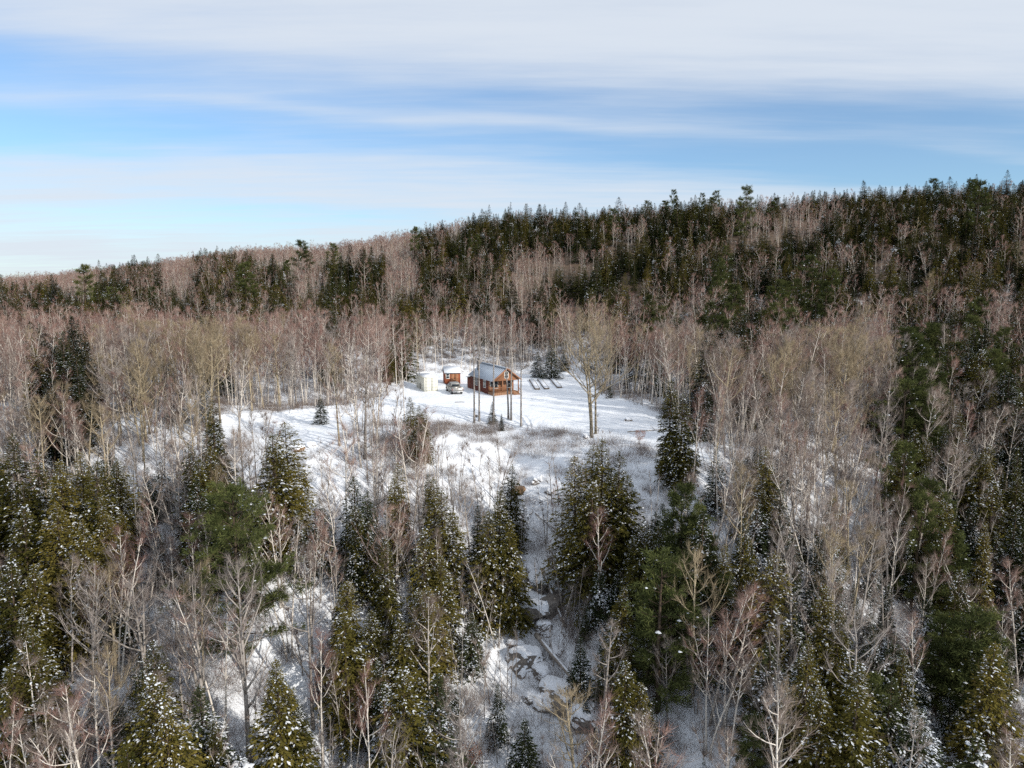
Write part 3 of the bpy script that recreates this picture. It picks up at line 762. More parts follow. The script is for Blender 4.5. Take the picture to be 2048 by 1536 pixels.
# ------------------------------------------------------------------ log cabin
def build_cabin():
    X, Y = ground_at(987.5, 792); rz = R(27.4)
    c = thing('log_cabin', 'red-brown log cabin with grey metal roof and covered cedar front porch', 'cabin', (X, Y, ground_z(X, Y) - .05), rz)
    W, L, PY, FZ, WT, RT = 4.9, 9.6, 2.1, .55, 2.85, 4.7

    def side_walls(mb):
        box(mb, 0, W, PY, L, -.3, WT)
        prism(mb, [(0, WT), (W, WT), (W / 2, RT - .12)], 'y', PY + .02, L - .002)
        z = FZ
        while z < WT - .1:                                   # rounded log courses standing proud of the wall
            for xs, sg in ((0, -1), (W, 1)):
                prism(mb, [(xs, z), (xs + sg * .05, z + .05), (xs + sg * .05, z + .15), (xs, z + .19)][::sg], 'y', PY, L)
            prism(mb, [(L, z), (L + .05, z + .05), (L + .05, z + .15), (L, z + .19)], 'x', 0, W)
            z += .2
    one('wall', ['log_red'], c, side_walls)

    def gable(mb):                                           # cedar gable over the porch and the porch wall behind it
        prism(mb, [(-.02, WT - .28), (W + .02, WT - .28), (W + .02, WT), (W / 2, RT - .1), (-.02, WT)], 'y', .06, .14)
        z = WT - .25
        while z < RT - .35:
            f = min(1, max(0, (RT - .15 - z - .12) / (RT - WT))); h = W / 2 * f
            box(mb, W / 2 - h, W / 2 + h, .035, .06, z, z + .12); z += .15
        box(mb, .002, W - .002, PY - .06, PY - .004, FZ, WT)
    one('gable', ['cedar'], c, gable)

    def deck(mb):
        box(mb, -.05, W + .05, -.05, PY - .07, FZ - .12, FZ)
        for k in range(14): box(mb, -.05 + k * .355, -.05 + k * .355 + .34, -.085, -.052, -.25, FZ - .02)
        for k in range(6): box(mb, -.085, -.052, -.04 + k * .35, -.04 + k * .35 + .34, -.25, FZ - .02)
    one('porch_deck', ['deck'], c, deck)
    for px in (.07, 1.75, 3.35, W - .07): one('porch_post', ['cedar'], c, lambda mb: box(mb, px - .07, px + .07, .03, .17, FZ, WT - .28))
    for x0, x1 in ((.15, 1.68), (1.82, 2.75)):
        def rail(mb):
            box(mb, x0, x1, .06, .14, FZ + .88, FZ + .95); box(mb, x0, x1, .07, .13, FZ + .1, FZ + .16)
            k = x0 + .12
            while k < x1 - .05: box(mb, k, k + .045, .08, .12, FZ + .16, FZ + .88); k += .14
        one('railing', ['cedar'], c, rail)

    def side_rail(mb):
        box(mb, .04, .12, .2, PY - .1, FZ + .88, FZ + .95)
        for k in range(12): box(mb, .06, .10, .26 + k * .14, .30 + k * .14, FZ + .1, FZ + .88)
    one('railing', ['cedar'], c, side_rail)

    def steps(mb):
        for k in range(3): box(mb, 3.42, 4.75, -.1 - .3 * (k + 1), -.1 - .3 * k, -.2, FZ - .14 * (k + 1))
    one('porch_steps', ['deck'], c, steps)
    for sx in (3.42, 4.75):
        def hand(mb):
            beam(mb, (sx, -.02, FZ + .9), (sx, -1.05, .75), .07, .07); beam(mb, (sx, -1.0, -.1), (sx, -1.0, .8), .08, .08); beam(mb, (sx, -.05, FZ + .45), (sx, -1.02, .38), .05, .05)
        one('handrail', ['cedar'], c, hand)
    window(c, 'window', .35, .95, 1.05, 2.3, PY - .06, 'y', -1); window(c, 'window', 1.15, 1.75, 1.05, 2.3, PY - .06, 'y', -1)
    window(c, 'window', 3.75, 4.45, 1.05, 2.3, PY - .06, 'y', -1)
    d = one('door', ['deck'], c, lambda mb: (box(mb, 2.3, 3.2, PY - .10, PY - .062, FZ, 2.6)))
    one('handle', ['steel'], d, lambda mb: box(mb, 3.08, 3.14, PY - .15, PY - .102, 1.5, 1.62))
    window(c, 'window', 2.15, 2.75, 3.05, 4.05, .03, 'y', -1)
    for y0 in (3.1, 6.6): window(c, 'window', y0, y0 + .85, 1.15, 2.35, -.05, 'x', -1, bars=2)
    for y0 in (4.6,): window(c, 'window', y0, y0 + .85, 1.15, 2.35, W + .05, 'x', 1, bars=2)

    sl_ = (RT - WT) / (W / 2); oh = .4
    for sg in (-1, 1):
        def rf(mb):
            xe = W / 2 + sg * (W / 2 + oh); ze = WT - sl_ * oh; V = []
            xr = W / 2 - sg * .0
            for yy in (-.35, L + .35):
                V += [(xr, yy, RT + .02), (xe, yy, ze + .02), (xe, yy, ze + .10), (xr, yy, RT + .10)]
            T = [[0, 1, 5], [0, 5, 4], [1, 2, 6], [1, 6, 5], [2, 3, 7], [2, 7, 6], [3, 0, 4], [3, 4, 7], [0, 3, 2], [0, 2, 1], [4, 5, 6], [4, 6, 7]]
            mb.add(V, T)
            y = -.3
            while y < L + .35:                                # standing seams
                beam(mb, (xr + sg * .02, y, RT + .115), (xe, y, ze + .115), .05, .04); y += .62
        p = one('roof_panel', ['roof_metal'], c, rf)
    one('ridge_cap', ['roof_metal'], c, lambda mb: prism(mb, [(W / 2 - .2, RT + .02), (W / 2 + .2, RT + .02), (W / 2, RT + .2)], 'y', -.37, L + .37))
    one('fascia', ['cedar'], c, lambda mb: (beam(mb, (-.4, -.37, WT - sl_ * .4), (W / 2, -.37, RT), .03, .2), beam(mb, (W + .4, -.37, WT - sl_ * .4), (W / 2, -.37, RT), .03, .2)))

    def pipe(mb): tube(mb, [(.9, 8.4, 3.2), (.9, 8.4, 5.6), (.9, 8.4, 5.62)], [.11, .11, .11], 8); tube(mb, [(.9, 8.4, 5.64), (.9, 8.4, 5.78)], [.19, .15], 8)
    one('stove_pipe', ['dark_metal'], c, pipe)

    def wing(mb):
        box(mb, .15, W - 1.0, L + .055, L + 1.9, -.3, 2.05)
    w = one('rear_wing', ['log_red'], c, wing)
    one('wing_roof', ['dark_metal'], w, lambda mb: mb.add([(-.05, L + .06, 2.30), (W - .8, L + .06, 2.30), (W - .8, L + 2.1, 2.06), (-.05, L + 2.1, 2.06), (-.05, L + .06, 2.38), (W - .8, L + .06, 2.38), (W - .8, L + 2.1, 2.14), (-.05, L + 2.1, 2.14)], BOX_T))
    return c


# ------------------------------------------------------------------ storage shed
def build_shed():
    X, Y = ground_at(890.3, 768); s = thing('garden_shed', 'small red-brown board shed with snowy white roof and white window', 'shed', (X, Y, ground_z(X, Y) - .05), R(13))
    W, Dp, H0, H1 = 2.95, 2.6, 2.25, 2.6
    RZ, FY = 3.15, Dp * .5

    def wall(mb):
        prism(mb, [(0, -.2), (Dp, -.2), (Dp, H0), (FY, RZ - .1), (0, H0)], 'x', 0, W)
        for k in range(14): box(mb, .02 + k * .21, .02 + k * .21 + .185, -.025, .0, .05, H0 - .02)
        for k in range(12): box(mb, -.025, 0, .02 + k * .215, .02 + k * .215 + .19, .05, H0 - .05)
    one('wall', ['shed_red'], s, wall)
    for k in range(2):
        x0 = 1.05 + k * .78
        d = one('door', ['cedar'], s, lambda mb: (box(mb, x0, x0 + .75, -.06, -.03, .08, 2.05), box(mb, x0 + .04, x0 + .71, -.08, -.061, 1.02, 1.12), beam(mb, (x0 + .06, -.07, .15), (x0 + .69, -.07, 1.0), .03, .08)))
        one('handle', ['dark_metal'], d, lambda mb: box(mb, x0 + (.66 if k == 0 else .05), x0 + (.70 if k == 0 else .09), -.12, -.082, 1.0, 1.25))
    window(s, 'window', .22, .78, 1.15, 2.0, -.03, 'y', -1, bars=1)
    for nm, y0, y1, z0, z1 in (('roof_panel', -.3, FY, H0 - .14, RZ), ('roof_panel', Dp + .3, FY, H0 - .14, RZ)):
        def rf(mb):
            mb.add([(-.2, y0, z0), (W + .2, y0, z0), (W + .2, y1, z1), (-.2, y1, z1), (-.2, y0, z0 + .07), (W + .2, y0, z0 + .07), (W + .2, y1, z1 + .07), (-.2, y1, z1 + .07)], BOX_T)
        p = one(nm, ['roof_metal'], s, rf)

        def sn(mb):
            mb.add([(-.19, y0 + (.01 if y0 < 0 else -.01), z0 + .075), (W + .19, y0 + (.01 if y0 < 0 else -.01), z0 + .075), (W + .19, y1, z1 + .075), (-.19, y1, z1 + .075), (-.17, y0 + (.04 if y0 < 0 else -.04), z0 + .19), (W + .17, y0 + (.04 if y0 < 0 else -.04), z0 + .19), (W + .17, y1, z1 + .17), (-.17, y1, z1 + .17)], BOX_T)
        one('snow_layer', ['snow'], p, sn)


# ------------------------------------------------------------------ shipping container
def build_container():
    X, Y = ground_at(849, 784); c = thing('shipping_container', 'white steel shipping container with closed double doors beside the pickup', 'container', (X, Y, ground_z(X, Y) - .03), R(21))
    W, L, H = 2.44, 6.06, 2.6

    def body(mb):
        box(mb, .06, W - .06, .05, L - .05, .14, H - .05)
        n = 21                                               # corrugated long sides
        for k in range(n):
            y = .22 + k * (L - .4) / n; h = (L - .4) / n
            for x0, sg in ((.06, -1), (W - .06, 1)):
                prism(mb, [(x0, y), (x0 + sg * .04, y + h * .2), (x0 + sg * .04, y + h * .55), (x0, y + h * .75)][::-sg] if False else [(x0, y), (x0 + sg * .04, y + h * .2), (x0 + sg * .04, y + h * .55), (x0, y + h * .75)], 'z', .16, H - .12) if False else box(mb, min(x0, x0 + sg * .014), max(x0, x0 + sg * .014), y, y + h * .55, .16, H - .12)
    one('body', ['container_paint'], c, body)

    def frame(mb):
        for x in (0, W - .12):
            for y in (0, L - .12): box(mb, x, x + .12, y, y + .12, 0, H)
        for z in (.02, H - .14):
            box(mb, .12, W - .12, .003, .10, z, z + .12); box(mb, .12, W - .12, L - .10, L - .003, z, z + .12)
            box(mb, .003, .10, .12, L - .12, z, z + .12); box(mb, W - .10, W - .003, .12, L - .12, z, z + .12)
    one('frame', ['container_paint'], c, frame)
    for k in range(2):
        x0 = .13 + k * 1.10
        d = one('door', ['container_paint'], c, lambda mb: (box(mb, x0, x0 + 1.08, .01, .048, .16, H - .16), [box(mb, x0 + .06, x0 + 1.02, +.004, .009, .3 + q * .5, .3 + q * .5 + .3) for q in range(4)]))
        for q in (.32, .78):
            one('lock_bar', ['container_paint'], d, lambda mb: tube(mb, [(x0 + q, -.02, .12), (x0 + q, -.02, H - .1)], [.02, .02], 6))
    one('roof_panel', ['container_paint'], c, lambda mb: box(mb, .08, W - .08, .1, L - .1, H - .048, H - .012))
    one('snow_layer', ['snow'], c, lambda mb: box(mb, .09, W - .09, .11, L - .11, H - .011, H + .05))
    # vent flap low on the side wall
    one('vent_panel', ['dark_metal'], c, lambda mb: box(mb, -.012, .024, 3.0, 3.5, .25, 1.15))


# ------------------------------------------------------------------ pickup truck
def build_truck():
    X, Y = ground_at(916, 790); t = thing('pickup_truck', 'silver crew-cab pickup truck parked tail-out between shed and cabin', 'pickup truck', (X, Y, ground_z(X, Y) - .02), R(18))
    hw = .98                                                  # local: y = 0 at the tail, +y towards the nose

    def loft(mb, secs):
        """secs: list of (y, half width low, half width high, z low, z high)"""
        V = []
        for y, w0, w1, z0, z1 in secs:
            m = (z0 + z1) / 2
            V += [(-w0 * .94, y, z0), (w0 * .94, y, z0), (w0, y, z0 + .12), ((w0 + w1) / 2 * 1.01, y, m), (w1, y, z1 - .07), (w1 * .92, y, z1), (-w1 * .92, y, z1), (-w1, y, z1 - .07), (-(w0 + w1) / 2 * 1.01, y, m), (-w0, y, z0 + .12)]
        n = 10; T = []
        for i in range(len(secs) - 1):
            for k in range(n): a, b = i * n + k, i * n + (k + 1) % n; T += [[a, b, b + n], [a, b + n, a + n]]
        e = (len(secs) - 1) * n
        T += [[0, k + 1, k] for k in range(1, n - 1)] + [[e, e + k, e + k + 1] for k in range(1, n - 1)]
        mb.add(V, T)

    def body(mb):
        loft(mb, [(1.86, hw, hw - .04, .42, 1.12), (2.6, hw, hw - .03, .38, 1.12), (3.6, hw, hw - .03, .38, 1.13), (4.35, hw, hw - .04, .38, 1.14)])
    one('body', ['truck_paint'], t, body, True)
    one('hood', ['truck_paint'], t, lambda mb: loft(mb, [(4.352, hw, hw - .05, .40, 1.13), (5.0, hw, hw - .08, .42, 1.10), (5.5, hw - .02, hw - .12, .45, 1.04), (5.66, hw - .10, hw - .2, .5, .95)]), True)

    def bed(mb):
        loft(mb, [(.06, hw, hw - .02, .5, .72), (1.855, hw, hw - .02, .45, .72)])
        for sg in (-1, 1): x0, x1 = sorted((sg * (hw - .10), sg * (hw - .003))); box(mb, x0, x1, .06, 1.855, .70, 1.15)
        box(mb, -hw + .10, hw - .10, 1.78, 1.855, .72, 1.15)
    one('cargo_bed', ['truck_paint'], t, bed)
    one('bed_liner', ['rubber'], t, lambda mb: box(mb, -hw + .102, hw - .102, .08, 1.778, .722, .76))
    g = one('tailgate', ['truck_paint'], t, lambda mb: (box(mb, -hw + .06, hw - .06, 0, .058, .58, 1.16), box(mb, -hw + .3, hw - .3, -.012, -.001, .68, 1.02)), bevel=.015)
    one('handle', ['dark_metal'], g, lambda mb: box(mb, -.12, .12, -.03, -.013, 1.03, 1.10))

    def cab(mb):
        loft(mb, [(1.87, hw - .08, hw - .2, 1.10, 1.70), (2.05, hw - .07, hw - .22, 1.10, 1.84), (2.9, hw - .06, hw - .22, 1.10, 1.88), (3.55, hw - .06, hw - .24, 1.10, 1.84), (4.25, hw - .07, hw - .12, 1.10, 1.24)])
    cb = one('cab', ['truck_paint'], t, cab, False)
    one('rear_window', ['glass'], cb, lambda mb: mb.add([(-.62, 1.855, 1.24), (.62, 1.855, 1.24), (.60, 1.862, 1.62), (-.60, 1.862, 1.62), (-.62, 1.88, 1.24), (.62, 1.88, 1.24), (.60, 1.885, 1.62), (-.60, 1.885, 1.62)], BOX_T))
    one('windscreen', ['glass'], cb, lambda mb: mb.add([(-.66, 3.68, 1.80), (.66, 3.68, 1.80), (.78, 4.20, 1.285), (-.78, 4.20, 1.285), (-.66, 3.66, 1.77), (.66, 3.66, 1.77), (.78, 4.18, 1.26), (-.78, 4.18, 1.26)], BOX_T))
    for sg in (-1, 1):
        for y0, y1, ya, yb in ((2.12, 2.85, 2.2, 2.85), (2.95, 3.9, 2.95, 3.5)):
            one('side_window', ['glass'], cb, lambda mb: mb.add([(sg * .925, y0, 1.19), (sg * .925, y1, 1.19), (sg * .81, yb, 1.70), (sg * .81, ya, 1.70), (sg * .90, y0, 1.19), (sg * .90, y1, 1.19), (sg * .78, yb, 1.70), (sg * .78, ya, 1.70)], BOX_T))
        one('tail_light', ['red_lens'], t, lambda mb: box(mb, *sorted((sg * (hw - .055), sg * (hw - .002))), -.01, .055, .72, 1.10))
        one('headlight', ['glass'], t, lambda mb: box(mb, *sorted((sg * .55, sg * .84)), 5.6, 5.69, .72, .92))
        one('mirror', ['dark_metal'], t, lambda mb: box(mb, *sorted((sg * .96, sg * 1.18)), 3.85, 3.97, 1.2, 1.42))
        one('door', ['truck_paint'], t, lambda mb: box(mb, *sorted((sg * (hw - .02), sg * (hw + .012))), 3.0, 4.05, .55, 1.08), bevel=.01)
        for y in (1.0, 4.75):
            w = one('wheel', ['rubber'], t, lambda mb: tube(mb, [(sg * .70, y, .39), (sg * .72, y, .39), (sg * .97, y, .39), (sg * .99, y, .39)], [.34, .39, .39, .34], 20), True)
            one('rim', ['steel'], w, lambda mb: tube(mb, [(sg * .98, y, .39), (sg * 1.0, y, .39)], [.24, .20], 14))
    one('bumper', ['steel'], t, lambda mb: (box(mb, -hw + .03, hw - .03, -.16, -.02, .46, .62), box(mb, -.3, .3, -.175, -.161, .50, .60)), bevel=.02)


# ------------------------------------------------------------------ three long planting frames on the snow
def build_frames():
    for (ax, ay), (bx, by), lab in (((1075, 779.5), (1057, 758.5), 'long low planting frame topped with snow, first one out from the cabin'),
                                    ((1094, 779), (1073.5, 758), 'long low planting frame topped with snow, second one out from the cabin'),
                                    ((1119.5, 776.5), (1096, 754.5), 'long low planting frame topped with snow, third one out from the cabin')):
        ax -= 5; p = np.array(ground_at(ax, ay)); q = np.array(ground_at(bx, by)); d = q - p; L = float(np.linalg.norm(d)); rz = math.atan2(d[1], d[0])
        L = min(L, 13.0)
        o = thing('planting_frame', lab, 'planting frame', (p[0], p[1], ground_z(*p) - .02), rz, 'planting frames beside the cabin')
        w = .85
        for y0 in (0, -w - .06): one('side_board', ['lumber'], o, lambda mb: box(mb, 0, L, y0, y0 + .06, -.1, .30))
        for x0 in (-.06, L): one('end_board', ['lumber'], o, lambda mb: box(mb, x0, x0 + .06, -w - .06, .06, -.1, .30))
        one('snow_layer', ['snow'], o, lambda mb: prism(mb, [(-.03, .1), (-.03, .305), (-.2, .36), (-w + .2, .36), (-w + .03, .305), (-w + .03, .1)], 'x', .02, L - .02))


# ------------------------------------------------------------------ boulders, logs, dirt bank
def boulder(label, px, py, sx, sy, sz, seed, rz=0., mat='rock', cap=True, group='boulders in the gully below the cabin', sink=.55, up=0.):
    X, Y = ground_at(px, py); rng = np.random.default_rng(seed)
    bm = bmesh.new(); bmesh.ops.create_icosphere(bm, subdivisions=4, radius=1.0)
    planes = [(unit(rng.normal(size=3) * np.array([1, 1, .8])), rng.uniform(.72, 1.0)) for _ in range(12)] + [(unit(np.array([rng.normal(0, .15), -.12 + rng.normal(0, .1), 1.0])), rng.uniform(.6, .8))]
    for v in bm.verts:
        co = np.array(v.co); co = co / (np.sum(np.abs(co) ** 3.2) ** (1 / 3.2) + 1e-9)
        for nrm, dd in planes:
            e = co @ nrm - dd
            if e > 0: co = co - nrm * e * .96
        q = co * 2.7 + seed
        co = co * (1 + .12 * float(vnoise(np.array([q[0] * 2.3 - q[2] * 1.7]), np.array([q[1] * 2.3 + q[2] * 1.9]), 37)[0]) + .20 * float(vnoise(np.array([q[0] + q[2] * .7]), np.array([q[1] - q[2] * .6]), 31)[0]))
        if co[2] < 0: co[:2] *= 1 - .18 * co[2]
        v.co = co * np.array([sx, sy, sz])
    bm.normal_update()
    me = bpy.data.meshes.new('boulder'); bm.to_mesh(me); me.materials.append(M[mat])
    t = thing('boulder', label, 'boulder', (X, Y, ground_z(X, Y) + sz * (.72 - sink) - .1 + up), rz, group)
    child('stone', me, [], t)
    if cap:
        b2 = bm.copy(); bmesh.ops.delete(b2, geom=[f for f in b2.faces if f.normal.z < .34 + .6 * float(vnoise(np.array([f.calc_center_median().x * 1.5 + seed]), np.array([f.calc_center_median().y * 1.5]), 71)[0])], context='FACES')
        b2.normal_update()
        edge = {v.index for v in b2.verts if any(e.is_boundary for e in v.link_edges)}
        for v in b2.verts: v.co = v.co + Vector((0, 0, .02 if v.index in edge else .16 + .03 * rng.random()))
        m2 = bpy.data.meshes.new('snow_cap'); b2.to_mesh(m2); b2.free(); m2.materials.append(M['snow'])
        for p in m2.polygons: p.use_smooth = True
        child('snow_cap', m2, [], t)
    bm.free(); return t


def build_gully():
    boulder('bare brown boulder without snow at the top of the gully', 1040, 982, .85, .75, .7, 3, .3, 'brown_rock', False)
    boulder('flat-topped snow-capped slab at the head of the boulder gully', 1092, 1172, 2.4, 1.8, 1.3, 5, .2)
    boulder('steep snow-capped boulder below the flat slab', 1066, 1222, 2.1, 1.7, 1.5, 8, -.4)
    boulder('dark rock in the hollow behind the upper fallen log', 1106, 1212, 1.6, 1.2, 1.3, 12, .9, cap=False)
    boulder('rounded snow-capped boulder beside the lower fallen log', 1052, 1326, 1.8, 1.5, 1.4, 15, .5)
    boulder('long snow-covered ledge under the lower fallen log', 1122, 1396, 2.0, 1.5, 1.3, 18, -.55)
    boulder('low snow-covered stone downhill of the long ledge', 1092, 1408, 1.2, 1.0, .7, 22, .1)
    boulder('broken end block of the long snowy ledge', 1168, 1436, 1.7, 1.2, 1.1, 64, -.7)
    boulder('snow-capped boulder among the firs beside the olive hemlocks', 893, 1158, 1.2, .9, .7, 25, 0)
    boulder('small snow-capped stone downhill among the firs', 905, 1195, 1.0, .9, .8, 28, .7)
    boulder('dark-sided stone with thin snow below the firs', 915, 1225, 1.2, 1.0, .6, 29, .2)
    boulder('small round stone beside the three-stemmed tree', 1172, 876, .4, .4, .38, 30, .0, 'rock', True, 'stones on the bank below the cabin')
    boulder('dark stone at the rim of the bank near the brown boulder', 1075, 962, .9, .6, .5, 33, .4, 'rock', True, 'stones on the bank below the cabin')
    boulder('dark stone half buried beside the hemlock clump', 1100, 985, .7, .6, .5, 35, .1, 'rock', True, 'stones on the bank below the cabin')
    boulder('flat dark rock lying on the driveway in front of the pickup', 919, 804, .75, .35, .10, 37, .0, 'rock', False, 'stones on the clearing', sink=.2)
    boulder('small dark stone by the slim trees in front of the cabin', 952, 833, .3, .25, .28, 39, .0, 'rock', False, 'stones on the clearing', sink=.2)
    boulder('snow-capped bank stone at the bend of the snowy track', 600, 900, .8, .6, .5, 41, .6, 'brown_rock', True, 'stones at the track edge')
    boulder('small stone beside the bend of the snowy track', 622, 892, .6, .5, .4, 43, .2, 'rock', True, 'stones at the track edge')
    boulder('grey stone on the bank past the three-stemmed tree', 1255, 842, .7, .4, .4, 45, .2, 'rock', True, 'stones on the bank below the cabin')

    for i, (px, py, s, lab) in enumerate(((1120, 1182, .8, 'jagged stone at the foot of the flat slab'), (1042, 1190, .7, 'small stone uphill of the steep snow-capped boulder'), (1090, 1255, .9, 'broken stone under the pale propped log'), (1085, 1345, .9, 'stone wedged between the rounded boulder and the thick log'),
                                          (1030, 1290, .8, 'stone uphill of the rounded boulder'), (1175, 1420, .8, 'stone at the far end of the long ledge'), (1115, 1310, .7, 'lone stone beside the thick fallen log'), (1068, 1145, .8, 'stone on the uphill side of the flat slab'), (1060, 1395, .7, 'half buried stone below the rounded boulder'))):
        boulder(lab, px, py, s * 1.2, s, s * .75, 50 + i, i * .7)

    def log(label, a, b, r0, r1, seed, branches=4, lift=(.3, .3), snow=True):
        pa, pb = ground_at(*a), ground_at(*b); rng = np.random.default_rng(seed)
        A = np.array([*pa, ground_z(*pa) + lift[0]]); B = np.array([*pb, ground_z(*pb) + lift[1]])
        t = thing('fallen_log', label, 'log', tuple(A), 0, 'fallen logs on the slope'); s = np.linspace(0, 1, 8)
        P = (B - A)[None] * s[:, None] + np.cumsum(rng.normal(0, .03, (8, 3)), 0) * np.array([1, 1, .3])
        one('trunk', ['log'], t, lambda mb: tube(mb, P, r0 + (r1 - r0) * s, 8), True)
        for k in range(branches):
            u = rng.uniform(.2, .95); p0 = (B - A) * u; d = unit(unit(B - A) * .4 + rng.normal(0, .7, 3) + np.array([0, 0, .3])); ln = rng.uniform(.5, 1.3)
            one('branch_stub', ['log'], t, lambda mb: tube(mb, [p0, p0 + d * ln * .5, p0 + d * ln + np.array([0, 0, .08])], [.045, .03, .012], 4))
        if snow:
            Q = P[1:-1].copy(); Q[:, 2] += (r0 + (r1 - r0) * s[1:-1]) * .72
            one('snow_strip', ['snow'], t, lambda mb: tube(mb, Q, (r0 + (r1 - r0) * s[1:-1]) * .55 * rng.uniform(.6, 1.1, 6), 6), True)
    log('pale fallen log propped against the flat snow-capped slab', (1130, 1262), (1086, 1172), .13, .20, 1, 4, (.3, 1.75))
    log('thick fallen log lying down the gully over the long ledge', (1160, 1400), (1074, 1290), .17, .25, 2, 5, (1.2, .9))
    log('lower dead trunk half buried in snow below the ledge', (1215, 1465), (1150, 1392), .10, .17, 3, 3, (.15, .7))
    log('thin straight log on the snow beside the hemlock clump', (1148, 1088), (1096, 1052), .06, .09, 4, 2, (.12, .12))
    log('thin pole lying near the brown boulder', (1126, 1080), (1072, 1030), .05, .07, 5, 2, (.1, .12))
    log('dark leaning pole over the snow among the firs', (888, 1140), (862, 1120), .05, .08, 6, 3, (.15, .3))
    log('snowy dead log at the foot of the slope below the maples', (255, 1438), (205, 1410), .07, .12, 7, 5, (.3, .5))
    log('thin fallen pole across the bank past the three-stemmed tree', (1325, 862), (1255, 868), .05, .08, 8, 3, (.2, .25))
    log('fallen birch pole in the wood downhill of the snowy track', (240, 905), (200, 890), .05, .08, 9, 3, (.3, .4))


build_cabin(); build_shed(); build_container(); build_truck(); build_frames(); build_gully()

# ------------------------------------------------------------------ trees singled out in the photograph
TAKEN = []


def take(X, Y, r): TAKEN.append((X, Y, r))


def hero(kind, v, px, py, H, label, sxy=1.0, rot=None, by='top', lean=(0, 0), gap=1.6, group=None):
    X, Y = solve_top(px, py, H) if by == 'top' else ground_at(px, py)
    var = v if isinstance(v, Variant) else LIB[(kind, 0)][v]
    o = plant(kind, X, Y, H, var, RNG.uniform(0, 6.28) if rot is None else rot, lean, label, group, sxy); take(X, Y, gap); return o


